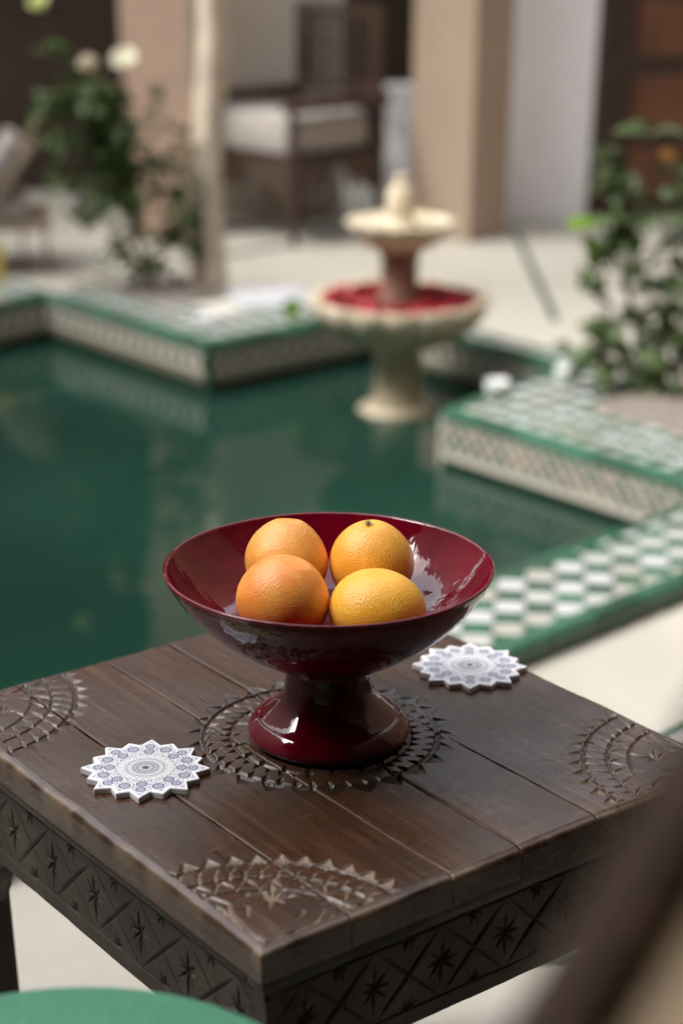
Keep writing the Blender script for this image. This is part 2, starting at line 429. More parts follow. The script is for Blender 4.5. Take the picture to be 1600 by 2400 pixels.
def edging(a, b, parent, inward, L=.145, w=.036, drop=.03, mats=M_tgreen, name='edge_tile'):
    """row of rounded green trim tiles along a->b; `inward` points to the side the rounded face looks at"""
    d = b - a; n = max(1, round(d.length / L)); ang = math.atan2(d.y, d.x); l = d.length / n
    s = 1 if (V2(-d.y, d.x).dot(inward) > 0) else -1
    prof = [(-w, -.012), (-w, 0), (-.012, .002), (-.004, .0005), (.003, -.006), (.006, -.014), (.006, -drop), (-.01, -drop)]
    me = {}
    for m in mats:
        mb = MB(); x0, x1 = -l / 2 + .001, l / 2 - .001; k = len(prof)
        v = [(x0, s * p[0], p[1]) for p in prof] + [(x1, s * p[0], p[1]) for p in prof]
        f = [(i, i + 1, k + i + 1, k + i) for i in range(k - 1)] + [tuple(range(k)), tuple(range(2 * k - 1, k - 1, -1))]
        mb.add(v, f); me[m.name] = mb.mesh(name); me[m.name].materials.append(m)
    for i in range(n):
        p = a + d * ((i + .5) / n); m = random.choice(mats)
        link(name, me[m.name], None, parent, (p.x, p.y, COP + random.uniform(-.0008, .0008)), (0, 0, ang))

def wall_band(a, b, parent, towards, style='dash'):
    """mosaic band of small tiles on the pool wall between coping and water, facing `towards`"""
    d = b - a; L = d.length; u = d / L; n = V2(-u.y, u.x)
    if n.dot(towards) < 0: n = -n
    mbs = {k: MB() for k in ('w', 'o', 'g', 'k', 'p')}
    if style == 'dash': rows = [(.012, .028, .08, 'o'), (.031, .045, .08, 'w'), (.047, .077, .0300, 'alt'), (.079, .093, .08, 'w'), (.095, .118, .08, 'o'), (.121, .17, .08, 'k')]
    else: rows = [(.012, .030, .06, 'w'), (.033, .055, .0225, 'mix'), (.058, .080, .0225, 'mix'), (.083, .105, .0225, 'mix'), (.108, .128, .06, 'w'), (.131, .17, .08, 'k')]
    def q(mb, s0, s1, z0, z1, pr=.004):
        p0, p1 = a + u * s0 + n * .0, a + u * s1
        v = []
        for pp in (.0, pr):
            for (P, z) in ((p0, z0), (p1, z0), (p1, z1), (p0, z1)): v.append((P.x + n.x * pp, P.y + n.y * pp, z))
        mb.add(v, [(4, 5, 6, 7), (0, 1, 5, 4), (1, 2, 6, 5), (2, 3, 7, 6), (3, 0, 4, 7)])
    for ri, (t0, t1, step, kd) in enumerate(rows):
        k = 0; s = 0
        while s < L - .004:
            e = min(L, s + step - .0016)
            if kd == 'alt': c = 'k' if k % 2 == 0 else 'w'
            elif kd == 'mix': c = random.choice('ggkpo') if (k + ri) % 2 == 0 else 'w'
            else: c = kd
            q(mbs[c], s, e, COP - t1 - .008, COP - t0 - .008); k += 1; s += step
    for c, m in (('w', M_tan), ('o', M_olive), ('g', M_tgreen[1]), ('k', M_tblack), ('p', M_pinkt)):
        if mbs[c].v: tag(mbs[c].build('wall_mosaic', m, parent, smooth=False), kind='stuff')

# floor with the pool cut out
def flat(name, outer, holes, z, mat, parent=None):
    polys = [[Vector((p.x, p.y, 0)) for p in outer]] + [[Vector((p.x, p.y, 0)) for p in h] for h in holes]
    tris = tessellate_polygon(polys); vs = [p for q in polys for p in q]
    me = bpy.data.meshes.new(name); me.from_pydata([(p.x, p.y, z) for p in vs], [], [tuple(t) for t in tris]); me.update()
    bm = bmesh.new(); bm.from_mesh(me); bmesh.ops.recalc_face_normals(bm, faces=bm.faces)
    for f in bm.faces:
        if f.normal.z < 0: f.normal_flip()
    bm.to_mesh(me); bm.free()
    return link(name, me, mat, parent)

RIM = .30
def out_pts():                # pool outline grown outwards by RIM
    n = len(pool); res = []
    for i in range(n):
        a, b, c = pool[i - 1], pool[i], pool[(i + 1) % n]
        d1 = (b - a).normalized(); d2 = (c - b).normalized(); n1 = V2(d1.y, -d1.x); n2 = V2(d2.y, -d2.x)
        res.append(isect(a + n1 * RIM, d1, c + n2 * RIM, d2))
    return res
OUT = out_pts()
floor = tag(flat('floor', [V2(-7, -4), V2(7, -4), V2(7, 12), V2(-7, 12)], [pool], 0, M_floor), kind='structure')
water = tag(flat('water', [p + (p - V2(-.6, 4.2)).normalized() * .02 for p in pool], [], WAT, M_water), kind='structure')
# pool basin walls below the coping
basin = MB()
for i in range(len(pool)):
    a, b = pool[i], pool[(i + 1) % len(pool)]
    d = (b - a).normalized(); n = V2(d.y, -d.x)
    q = [a + n * .0, b + n * .0, b + n * .1, a + n * .1]
    basin.add([(*a, -1.0), (*b, -1.0), (*b, COP - .009), (*a, COP - .009)], [(0, 1, 2, 3)])
tag(basin.build('pool_basin', M_tgreen[1], smooth=False), kind='structure')

# copings: beds, checker tiles, edging, wall mosaics
inn = lambda i: None
near_c = holder('pool_coping')
A0, A1 = nearA - nd * .75, K1 + nd * .6
q = strip(A0, A1, RIM)
MB().prism([tuple(p) for p in strip(A0 - nd * 3, A1, RIM)], -.02, COP - .009).build('coping_bed', M_grout, near_c, smooth=False)
nn = V2(nd.y, -nd.x)
checker([strip(A0 + nn * .036, A1 + nn * .036, RIM - .072)], COP, near_c, V2(.0255, .018), 285, V2(.45, 2.8))
edging(A0, A1, near_c, -nn)
edging(A0 + nn * RIM, A1 + nn * RIM, near_c, nn, drop=.022)
fd = (A1 - A0).normalized(); fl = (A1 - A0).length; fk = round(fl / .072); fa = math.atan2(fd.y, fd.x)
face_me = {m.name: MB().box((-.0345, -.004, -.0275), (.0345, .004, 0), bev=.0015).mesh('face_tile') for m in M_tgreen}
for m in M_tgreen: face_me[m.name].materials.append(m)
for i in range(fk):
    p = A0 + fd * (fl * (i + .5) / fk) + nn * (RIM - .002 + random.uniform(-.001, .001)); m = random.choice(M_tgreen[:2])
    link('face_tile', face_me[m.name], None, near_c, (p.x, p.y, COP - .0225), (0, 0, fa))
wall_band(A0 - nd * 2.8, K1, near_c, -nn)

right_c = holder('planter_coping')
# right peninsula: edges K1->K2 and K2->K3 grown to the right
O1, O2, O3 = OUT[1], OUT[2], OUT[3]
dA = (K2 - K1).normalized(); nA = V2(dA.y, -dA.x); dB = (K3 - K2).normalized(); nB = V2(dB.y, -dB.x)
I2 = isect(K1 + nA * (RIM), dA, K3 + nB * RIM, dB)
MB().prism([tuple(K1 - dA * .0), tuple(K2), tuple(K3), tuple(K3 + nB * .9), tuple(K1 + nA * .9)], -.02, COP - .009).build('coping_bed', M_grout, right_c, smooth=False)
E = .036
a2 = isect(K1 + nA * E, dA, K3 + nB * E, dB)
checker([[K1 + nA * E - dA * .1, a2, I2, K1 + nA * RIM - dA * .1], [a2, K3 + nB * E, K3 + nB * RIM, I2]], COP, right_c, V2(.02, .03), 290, V2(.6, 4.2))
edging(K1, K2 + dA * .0, right_c, -nA); edging(K2, K3, right_c, -nB)
wall_band(K1, K2, right_c, -nA, 'mosaic'); wall_band(K2, K3, right_c, -nB, 'mosaic')
soilR = [I2, K3 + nB * RIM, K3 + nB * 1.0, K1 + nA * 1.0, K1 + nA * RIM]
MB().prism([tuple(p) for p in soilR], -.02, COP + .004).build('planter_soil', M_soil, right_c, smooth=False)
back_c = holder('pool_coping')
dC = (K4 - K3).normalized(); nC = V2(dC.y, -dC.x)
MB().prism([tuple(p) for p in strip(K3, K4, .12)], -.02, COP - .009).build('coping_bed', M_grout, back_c, smooth=False)
checker([strip(K3 + nC * E, K4 + nC * E, .09)], COP, back_c, V2(.02, .03), 200, V2(.5, 5.2))
edging(K3, K4, back_c, -nC); wall_band(K3, K4, back_c, -nC)

left_c = holder('planter_coping')
ed = [(K4, K5), (K5, K6), (K6, K7)]
dD = (K5 - K4).normalized(); nD = V2(dD.y, -dD.x); dE = (K6 - K5).normalized(); nE = V2(dE.y, -dE.x); dF = (K7 - K6).normalized(); nF = V2(dF.y, -dF.x)
b5 = isect(K4 + nD * E, dD, K6 + nE * E, dE); b5o = isect(K4 + nD * RIM, dD, K6 + nE * RIM, dE)
b6 = isect(K5 + nE * E, dE, K7 + nF * E, dF); b6o = isect(K5 + nE * RIM, dE, K7 + nF * RIM, dF)
MB().prism([tuple(p) for p in (K4, K5, K6, K6 + nE * .62, K4 + nD * .75)], -.02, COP - .009).build('coping_bed', M_grout, left_c, smooth=False)
MB().prism([tuple(p) for p in strip(K6 + dF * -.02, K7, .4)], -.02, COP - .0095).build('coping_bed', M_grout, left_c, smooth=False)
checker([[K4 + nD * E, b5, b5o, K4 + nD * RIM], [b5, K6 + nE * E, K6 + nE * RIM, b5o]], COP, left_c, V2(.0, .01), 290, V2(-.3, 5.5))
checker([[K6 + nF * E - dF * .06, K7 + nF * E, K7 + nF * RIM, K6 + nF * RIM - dF * .06]], COP, left_c, V2(.0, .01), 0)
for a, b, n in ((K4, K5, nD), (K5, K6, nE), (K6, K7, nF)):
    edging(a, b, left_c, -n); wall_band(a, b, left_c, -n)
# green corner trim under the far corner
MB().tube([(K5.x, K5.y, COP - .02), (K5.x, K5.y, WAT - .05)], .014, 10).build('corner_trim', M_tgreen[1], left_c)
MB().tube([(K2.x, K2.y, COP - .02), (K2.x, K2.y, WAT - .05)], .010, 10).build('corner_trim', M_tan, right_c)
soilL = [V2(-.62, 6.02), V2(-.36, 6.22), V2(-.55, 6.55), V2(-.98, 6.4)]
MB().prism([tuple(p) for p in soilL], -.02, COP + .003).build('planter_soil', M_soil, left_c, smooth=False)

# inlaid mosaic bands on the floor beside the table
def band(a, b, w, parent):
    d = b - a; L = d.length; u = d / L; n = V2(u.y, -u.x); k = max(2, round(L / .036)); st = L / k; z = .004
    g, wh = MB(), MB()
    for s0 in (0, w - .019):
        for i in range(k // 2):
            p = a + u * (i * 2 * st + .001) + n * s0; r = u * (2 * st - .002); t = n * .019
            me = MB().prism([tuple(x - p) for x in (p, p + r, p + r + t, p + t)], -.006, z); me.build('inlay_tile', random.choice(M_tgreen), parent, (p.x, p.y, 0), False)
    for row in range(int((w - .042) / .037)):
        m0 = .021 + row * .037
        for i in range(k):
            c = a + u * (i + .5) * st + n * (m0 + .0185); h = .0175; s2 = st / 2 - .002
            MB().prism([tuple(u * -s2), tuple(n * h), tuple(u * s2), tuple(n * -h)], -.006, z).build('inlay_tile', random.choice(M_tgreen if (i + row) % 2 else M_twhite), parent, (c.x, c.y, 0), False)
            c = a + u * i * st + n * (m0 + .0185)
            for sg in (1, -1):
                MB().prism([tuple(u * -s2 + n * sg * .0175), tuple(u * s2 + n * sg * .0175), tuple(n * sg * .002)], -.006, z).build('inlay_tile', random.choice(M_twhite), parent, (c.x, c.y, 0), False)
band(V2(.16, 2.157), V2(.59, 2.157), .153, floor)
band(V2(.592 - .14, 2.771 - .135), V2(.592 + .36, 2.771 + .347), .116, floor)
# narrow green inlay lines far across the floor
for a, b in ((V2(.715, 6.05), V2(.728, 7.9)), (V2(-.95, 6.75), V2(-.25, 7.45))):
    MB().prism([tuple(p) for p in strip(a, b, .03)], -.003, .004).build('inlay_strip', M_tgreen[1], floor, smooth=False)

# ------------------------------------------------------------------ courtyard walls
def wall(label, lo, hi, mat, name='wall', cat='wall'):
    lo, hi = Vector(lo), Vector(hi); c = Vector(((lo.x + hi.x) / 2, (lo.y + hi.y) / 2, lo.z))
    o = MB().box(lo - c, hi - c, bev=.006).build(name, mat, None, c, True); return tag(o, label, cat)
wall('warm grey plaster wall behind the carved armchair', (-.80, 8.1, 0), (-.004, 8.35, 3.5), M_greyw)
wall('white plaster wall between the right pillar and the brown door', (.60, 8.1, 0), (1.085, 8.35, 3.5), M_white)
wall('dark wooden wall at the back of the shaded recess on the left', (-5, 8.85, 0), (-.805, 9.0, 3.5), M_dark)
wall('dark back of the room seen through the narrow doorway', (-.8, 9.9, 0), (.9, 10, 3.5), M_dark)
wall('plaster wall right of the brown wooden door', (2.42, 8.1, 0), (5, 8.35, 3.5), M_white)
wall('white plaster above the brown wooden door', (1.087, 8.1, 2.56), (2.418, 8.35, 3.5), M_white)
wall('upper courtyard wall above the two pillars', (-5, 7.55, 3.3), (5, 7.85, 3.62), M_brown)
wall('gallery ceiling behind the pillars', (-5, 7.86, 3.52), (5, 10, 3.7), M_greyw, 'ceiling', 'ceiling')
wall('pale courtyard wall on the left side', (-4.6, -3, 0), (-4.3, 7.5, 4.4), M_yardW)
wall('unseen right courtyard wall, set close and dark to cut light', (2.45, -3, 0), (2.7, 7.5, 5.0), M_brown)  # out of view; moved in and darkened to shade right-hand faces
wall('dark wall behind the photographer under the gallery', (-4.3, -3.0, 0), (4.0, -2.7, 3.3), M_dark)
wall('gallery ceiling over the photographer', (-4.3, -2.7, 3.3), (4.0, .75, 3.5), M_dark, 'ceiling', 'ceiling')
wall('upper courtyard wall over the near gallery', (-4.3, .45, 3.5), (4.0, .75, 4.9), M_yard)
wall('added unseen dark panel shading the table from the right', (1.0, -2.7, 0), (1.12, 1.5, 3.29), M_dark)  # added light blocker out of view; darkens the right apron

def pillar(label, pts, mat, h=3.5):
    t = thing('pillar', label, 'pillar', (pts[0][0], pts[0][1], 0))
    o = Vector((pts[0][0], pts[0][1])); pl = [tuple(Vector(p) - o) for p in pts]
    MB().prism(pl, 0.0, h - .05).build('shaft', mat, t, smooth=False)
    c = sum((Vector(p) for p in pl), Vector((0, 0))) / 4
    MB().prism([tuple(c + (Vector(p) - c) * 1.12) for p in pl], h - .05, h).build('capital', mat, t, smooth=False)
    return t
pillar('beige square pillar behind the marble fountain', [(.522, 7.513), (.690, 7.70), (.45, 7.96), (.282, 7.773)], M_pill)
pillar('pink plaster pillar behind the white rose bush', [(-.90, 7.58), (-.63, 7.62), (-.66, 7.95), (-.94, 7.9)], M_pink)

# brown panelled door at the right
t = thing('panelled_door', 'brown panelled wooden door at the far right', 'door', (1.09, 8.22, 0))
MB().box((0, -.06, 0), (.09, .06, 2.2), bev=.008).build('jamb', M_doorD, t)
MB().box((1.23, -.06, 0), (1.32, .06, 2.2), bev=.008).build('jamb', M_doorD, t)
MB().box((0, -.06, 2.2), (1.32, .06, 2.3), bev=.008).build('lintel', M_doorD, t)
MB().box((.092, .0, 0), (1.228, .04, 2.198)).build('leaf_board', M_doorD, t)
for i in range(3):
    for j in range(7):
        x0 = .18 + i * .355; z0 = .07 + j * .30
        MB().box((x0, -.022, z0), (x0 + .27, -.002, z0 + .22), bev=.012).build('panel', M_door, t)
for i in range(4):
    x0 = .1 + i * .355; MB().box((x0, -.03, .0), (x0 + .06, -.003, 2.19), bev=.006).build('stile', M_doorD, t)

# white plinth by the pillar
t = thing('plinth', 'white plastered plinth beside the beige pillar', 'plinth', (.235, 8.0, 0))
MB().box((-.075, -.1, 0), (.075, .095, .53), bev=.012).build('block', M_white, t)
MB().box((-.082, -.107, .531), (.082, .1, .565), bev=.012).build('top', M_white, t)

# ------------------------------------------------------------------ armchair at the back
def armchair():
    t = thing('carved_armchair', 'dark carved wooden armchair with white seat cushion', 'armchair', (-.207, 7.40, 0), R(44))
    W, D = .50, .51          # local +x along front-right->rear-right side (depth), +y along the front
    post = [(.018, 0), (.023, .02), (.015, .05), (.019, .10), (.017, .34), (.024, .36), (.019, .40), (.018, .52)]
    for (x, y, hh) in ((0, 0, 1), (0, D, 1), (W, 0, 1), (W, D, 1)):
        MB().lathe(post, 12).build('leg', M_chair, t, (x, y, 0))
    for y in (0, D):
        MB().box((-.04, y - .03, .515), (W + .03, y + .03, .565), bev=.012).build('armrest', M_chair, t)
    # aprons with a cut-out arch
    def arch(L):
        n = 30; top = .335; v = []; f = []
        for k in range(n + 1):
            s = k / n; x = .02 + (L - .04) * s
            c = abs(s - .5) * 2
            bz = .205 + (.10 * math.sqrt(max(0, 1 - (c / .32) ** 2)) if c < .32 else 0) + (.035 if .45 < c < .62 else 0) + (.05 * (1 - (1 - c) / .2) if c > .8 else 0) * -1
            for yy in (-.012, .012): v += [(x, yy, top), (x, yy, bz)]
        for k in range(n):
            a = k * 4; b = a + 4
            f += [(a, b, b + 1, a + 1), (a + 2, a + 3, b + 3, b + 2), (a + 1, b + 1, b + 3, a + 3), (a, a + 2, b + 2, b)]
        return MB().add(v, f)
    for y in (0, D): arch(W).build('apron', M_chair, t, (0, y, 0), False)
    for x in (0, W):
        o = arch(D).build('apron', M_chair, t, (x, 0, 0), False); o.rotation_euler = (0, 0, R(90))
    MB().box((.0, .0, .32), (W, D, .345)).build('seat_board', M_chair, t)
    MB().box((-.01, .03, .346), (W - .03, D - .03, .50), bev=.045).build('seat_cushion', M_cush, t)
    # back panel with lattice
    o = thing_part = MB()
    for (y0, y1, z0, z1) in ((0, .045, .56, .885), (D - .045, D, .56, .885), (.045, D - .045, .84, .885), (.045, D - .045, .56, .60)):
        MB().box((W - .02, y0, z0), (W + .02, y1, z1), bev=.006).build('back_frame', M_chair, t)
    for k in range(8):
        y = .07 + k * (D - .14) / 7
        MB().lathe([(.005, .60), (.011, .64), (.006, .68), (.011, .73), (.006, .77), (.011, .81), (.005, .84)], 8).build('back_spindle', M_chair, t, (W, y, 0))
    for z in (.67, .74, .81):
        MB().box((W - .008, .045, z - .006), (W + .008, D - .045, z + .006)).build('back_rail', M_chair, t)
armchair()

# lounger at the far left edge
t = thing('lounge_chair', 'grey cushioned wooden lounger by the left wall', 'lounge chair', (-1.42, 6.95, 0), R(10))
M0 = Matrix.Translation((.10, 0, .33)) @ Matrix.Rotation(R(38), 4, 'Y')
MB().box((-.07, -.22, -.2), (.0, .22, .16), M0, .03).build('back_cushion', M_grey, t)
MB().box((.002, -.23, -.22), (.03, -.19, .2), M0, .006).build('back_frame', M_pale, t)
MB().box((.002, .19, -.22), (.03, .23, .2), M0, .006).build('back_frame', M_pale, t)
MB().box((-.5, -.22, .20), (.20, .22, .27), None, .03).build('seat_cushion', M_grey, t)
MB().box((-.5, -.24, .17), (.28, .24, .198), None, .006).build('seat_frame', M_pale, t)
for x in (.17, .26):
    for y in (-.2, .2): MB().tube([(x, y, 0), (x, y, .17)], .006, 8).build('leg', M_iron, t)

# yellow glass votive on the far coping
t = thing('votive_glass', 'yellow glass votive at the far left pool edge', 'votive', (-1.268, 6.10, COP))
MB().lathe([(.0, .0), (.026, .0), (.030, .01), (.031, .13), (.027, .13), (.026, .02), (0, .018)], 24).build('glass', M_yell, t)
MB().lathe([(0, .02), (.024, .02), (.024, .10), (0, .10)], 20).build('candle', M_yell, t)
t.location = (-1.262, 6.44, COP)

# white tealight cups
def cup(label, x, y):
    t = thing('tealight_cup', label, 'tealight', (x, y, COP), 0, 'white tealight cups on the copings')
    MB().lathe([(0, 0), (.024, 0), (.030, .006), (.034, .030), (.033, .038), (.030, .037), (.028, .012), (0, .010)], 28).build('cup', M_porc, t)
    MB().lathe([(0, .012), (.026, .012), (.027, .026), (.010, .028), (0, .027)], 20).build('candle', M_wax, t)
cup('white tealight cup on the near tip of the right checkered coping', .435, 4.876)
cup('white tealight cup at the foot of the broad-leaved plant', .653, 5.052)
cup('white tealight cup on the corner of the left coping over the pool', -.447, 5.68)
cup('white tealight cup left of the rose stem', -.764, 6.326)
cup('white tealight cup between rose stem and tree trunk', -.615, 6.42)

# pale slab modelling a glossy reflection on the left planter, and a fallen leaf
o = MB().prism([(-.43, 6.25), (-.154, 6.30), (-.10, 6.02), (-.342, 5.95)], COP + .001, COP + .016, .002).build('sheen_slab', M_sheen, smooth=False)
tag(o, 'pale slab standing in for a bright reflection between trunk and fountain', 'slab')

def leaf_mesh(name, L, W, fold=.25, curl=.2, n=6):
    v = []; f = []
    for i in range(n + 1):
        s = i / n; w = W * (math.sin(math.pi * min(1, s ** .75)) ** .8) * (1 - .25 * s) if 0 < s < 1 else 0.0008
        x = L * s; z = curl * L * (s * (1 - s)) * 1.2 - curl * .5 * L * s * s
        v += [(x, -w, z + fold * w), (x, 0, z), (x, w, z + fold * w)]
    for i in range(n):
        a = i * 3; f += [(a, a + 3, a + 4, a + 1), (a + 1, a + 4, a + 5, a + 2)]
    return MB().add(v, f).mesh(name)
lm = leaf_mesh('leaf', .075, .032)
o = link('fallen_leaf', lm.copy(), M_leafY, None, (-.187, 5.80, COP + .012), (R(70), R(-60), R(20)))
tag(o, 'bright green fallen leaf on the left coping beside the fountain', 'leaf')

# ------------------------------------------------------------------ fountain
def fountain():
    t = thing('fountain', 'two-tier yellow marble fountain standing in the pool corner', 'fountain', (.166, 5.30, WAT - .02))
    z0 = .02
    MB().lathe([(0, -.3), (.122, -.3), (.122, .006), (.114, .014), (.095, .016), (0, .016)], 8).build('base', M_stone, t, (0, 0, z0))
    MB().lathe([(.078, .0165), (.074, .03), (.072, .05), (.071, .12), (.072, .17), (.078, .19), (.088, .20)], 40).build('column', M_stone, t, (0, 0, z0))
    n = 16
    sc = lambda a, r, z: 1 + .055 * (abs(math.cos(n * a / 2)) - .5) if r > .09 else 1
    MB().lathe([(.085, .2), (.13, .205), (.19, .232), (.235, .268), (.262, .305), (.27, .335), (.266, .345), (.25, .345), (.235, .335), (.2, .315), (.1, .305), (0, .304)], 192, sc).build('lower_bowl', M_stone, t, (0, 0, z0))
    MB().lathe([(.068, .30), (.066, .35), (.056, .37), (.056, .455), (.062, .475), (.07, .48)], 32).build('stem', M_stem, t, (0, 0, z0))
    sc2 = lambda a, r, z: 1 + .06 * (abs(math.cos(12 * a / 2)) - .5) if r > .07 else 1
    MB().lathe([(.06, .478), (.095, .49), (.132, .515), (.156, .55), (.159, .562), (.147, .565), (.12, .552), (.06, .545), (0, .545)], 144, sc2).build('upper_bowl', M_stone, t, (0, 0, z0))
    MB().lathe([(.05, .545), (.049, .56), (.041, .57), (.041, .60), (.044, .605), (.041, .612), (.041, .645), (.036, .655), (.018, .660), (.017, .672), (.019, .680), (.010, .690), (0, .692)], 28).build('finial', M_stone, t, (0, 0, z0))
    mb = MB()
    for k in range(900):
        a = random.uniform(0, 6.283); r = .075 + .155 * math.sqrt(random.random()); s = random.uniform(.010, .018)
        Mx = Matrix.Translation((r * math.cos(a), r * math.sin(a), z0 + .324 + random.uniform(0, .018))) @ Euler((random.uniform(-.8, .8), random.uniform(-.8, .8), random.uniform(0, 6.28))).to_matrix().to_4x4()
        v = [Mx @ Vector(p) for p in ((-s, 0, .003), (-.3 * s, -.7 * s, .002), (.8 * s, -.5 * s, .004), (s, .1 * s, .006), (.5 * s, .8 * s, .003), (-.5 * s, .7 * s, .001))]
        v.append(Mx @ Vector((0, 0, -.002)))
        mb.add(v, [(i, (i + 1) % 6, 6) for i in range(6)])
    o = mb.build('rose_petals', M_petal, None, (.166, 5.30, WAT - .02))
    tag(o, 'crimson rose petals floating in the lower fountain bowl', 'rose petals', kind='stuff')
fountain()

# ------------------------------------------------------------------ tree trunk and plants
t = thing('courtyard_tree', 'pale slim tree trunk rising from the left planter', 'tree', (-.487, 6.33, COP))
pts = []; nz = 40; ns = 28; v = []; f = []
for j in range(nz + 1):
    z = j / nz * 2.9; cx = -.014 * math.sin(z * 5.2) + .036 * z - .0; cy = .01 * math.sin(z * 3.1)
    if z > .95: cx = cx * 1.0
    r = .056 * (1 + .22 * math.exp(-z / .08)) * (1 - .06 * z)
    for i in range(ns):
        a = 2 * math.pi * i / ns; rr = r * (1 + .10 * math.sin(z * 7.3) * math.cos(a + z * 2) + .17 * math.cos(2 * a + z * 1.1 + 1.2) + .08 * math.cos(5 * a + z * 3) + random.uniform(-.03, .03))
        v.append((cx + rr * math.cos(a), cy + rr * math.sin(a), z - .02))
for j in range(nz):
    for i in range(ns): k = (i + 1) % ns; f.append((j * ns + i, j * ns + k, (j + 1) * ns + k, (j + 1) * ns + i))
MB().add(v, f).build('trunk', M_trunk, t)
crown = MB(); lv = leaf_mesh('c', .09, .03, n=3)  # crown above the view, widened to shade the far floor
lvv = [Vector(x.co) for x in lv.vertices]; lff = [tuple(p.vertices) for p in lv.polygons]
limb = MB()
for k in range(18):
    a = k * .7 + .3; q_ = .95 if k % 2 else .5; e = Vector((.1 + q_ * math.cos(a), q_ * math.sin(a), 2.95 + .5 * random.random()))
    limb.tube([(.09, 0, 2.6), Vector((.1, 0, 2.75)).lerp(e, .5) + Vector((0, 0, .05)), e], [.03, .018, .008], 6)
    for q in range(90):
        Mx = Matrix.Translation(e + Vector((random.gauss(0, .2), random.gauss(0, .2), random.gauss(0, .12)))) @ Euler((random.uniform(-1, 1), random.uniform(-1, 1), random.uniform(0, 6.28))).to_matrix().to_4x4()
        crown.add([Mx @ p for p in lvv], lff)
limb.build('limbs', M_bark, t); tag(crown.build('crown', M_leafR, t), kind='stuff')

def rose_flower(parent, loc, r, mat):
    mb = MB()
    for ring, (rr, zz, op, n) in enumerate(((.25, .55, .2, 4), (.55, .45, .5, 5), (.9, .25, .9, 7), (1.0, .1, 1.2, 7))):
        for k in range(n):
            a = 2 * math.pi * (k + .5 * ring) / n; w = 2.6 / n
            v = []; f = []
            for i in range(4):
                for j in range(5):
                    s = i / 3; th = a + (j / 4 - .5) * w * 2.0 * (1 - .25 * s * s)
                    rad = r * rr * (.35 + .65 * math.sin(s * 1.5)) + r * .12 * op * s * s; z = r * (zz - .6 + s * 1.15 - .25 * op * s * s)
                    v.append((rad * math.cos(th), rad * math.sin(th), z))
            for i in range(3):
                for j in range(4): f.append((i * 5 + j, i * 5 + j + 1, i * 5 + j + 6, i * 5 + j + 5))
            mb.add(v, f)
    o = mb.build('rose_flower', mat, parent, loc); o.rotation_euler = (random.uniform(.1, .6), random.uniform(-.4, .4), random.uniform(0, 6)); return o

def bush(t, clusters, mesh_list, mats, stems, size=(.7, 1.3), limit=285):
    me = [[m.copy() for m in mesh_list] for _ in mats]
    for a, mt in zip(me, mats):
        for m in a: m.materials.clear(); m.materials.append(mt)
    todo = []
    for (x, y, z, rx, rz, n, mi) in clusters:
        for k in range(n):
            while True:
                p = Vector((random.uniform(-1, 1), random.uniform(-1, 1), random.uniform(-1, 1)))
                if p.length <= 1: break
            s = random.uniform(*size)
            todo.append((s, (x + p.x * rx, y + p.y * rx * .9, z + p.z * rz), (random.uniform(-.9, .9), random.uniform(-.5, .9), random.uniform(0, 6.28)), random.choice(me[mi])))
    todo.sort(key=lambda q: -q[0]); rest = MB()
    for i, (s, loc, rot, m) in enumerate(todo):
        if i < limit: link('leaf', m, None, t, loc, rot, (s, s, s))
        else:
            Mx = Matrix.Translation(loc) @ Euler(rot).to_matrix().to_4x4() @ Matrix.Scale(s, 4)
            rest.add([Mx @ q.co for q in m.vertices], [tuple(q.vertices) for q in m.polygons])
    if rest.v: tag(rest.build('foliage', mats[0], t), kind='stuff')
    mb = MB()
    for pts, r0 in stems:
        n = len(pts); mb.tube(pts, [r0 * (1 - .7 * i / (n - 1)) for i in range(n)], 7)
    mb.build('stem', M_bark, t)

bx, by = -.665, 6.25
t = thing('rose_bush', 'white rose bush in front of the pink pillar', 'rose bush', (bx, by, COP))
L = lambda x, z: (x - bx, z - COP)
cl = []
for (x, z, rx, rz, n) in ((-.865, .72, .075, .055, 26), (-.83, .64, .09, .07, 46), (-.79, .56, .09, .07, 52), (-.77, .47, .075, .07, 48), (-.96, .68, .06, .035, 12),
                          (-.97, .84, .04, .025, 9), (-.94, .54, .06, .04, 12), (-.745, .37, .06, .07, 34), (-.585, .42, .045, .08, 16), (-.565, .31, .05, .07, 20),
                          (-.72, .25, .075, .06, 14), (-1.0, .60, .05, .06, 6), (-.95, .44, .06, .05, 8), (-.90, .30, .05, .05, 6), (-.53, .52, .03, .08, 7), (-.55, .20, .04, .05, 10), (-.66, .46, .05, .06, 6), (-.78, .18, .05, .035, 10), (-.69, .15, .05, .04, 16), (-.60, .24, .05, .05, 8), (-.63, .60, .06, .12, 8), (-.86, .36, .06, .05, 10)):
    cl.append((x - bx, 0, z - COP, rx * 1.3, rz * 1.2, int(n * 2.2), 0))
bush(t, cl, [leaf_mesh('leaf', .056, .021), leaf_mesh('leaf', .044, .018, .3, .4)], [M_leafR],
     [([(0, 0, 0), (-.03, 0, .08), (-.06, .01, .2), (-.09, 0, .36), (-.16, .01, .55), (-.19, 0, .72)], .011),
      ([(-.03, 0, .08), (-.1, .01, .3), (-.06, 0, .56), (-.07, 0, .74)], .007), ([(-.16, .01, .5), (-.3, 0, .72), (-.33, 0, .91)], .005),
      ([(-.01, 0, .03), (.05, 0, .15), (.09, .01, .3), (.08, 0, .5)], .007), ([(-.05, 0, .15), (-.12, .01, .2), (-.2, 0, .3)], .005)])
for x, z, r, m in ((-.853, .79, .034, M_rose), (-.732, .803, .040, M_rose), (-.999, .974, .032, M_roseY)):
    rose_flower(t, (x - bx, -.03, z - COP), r, m)

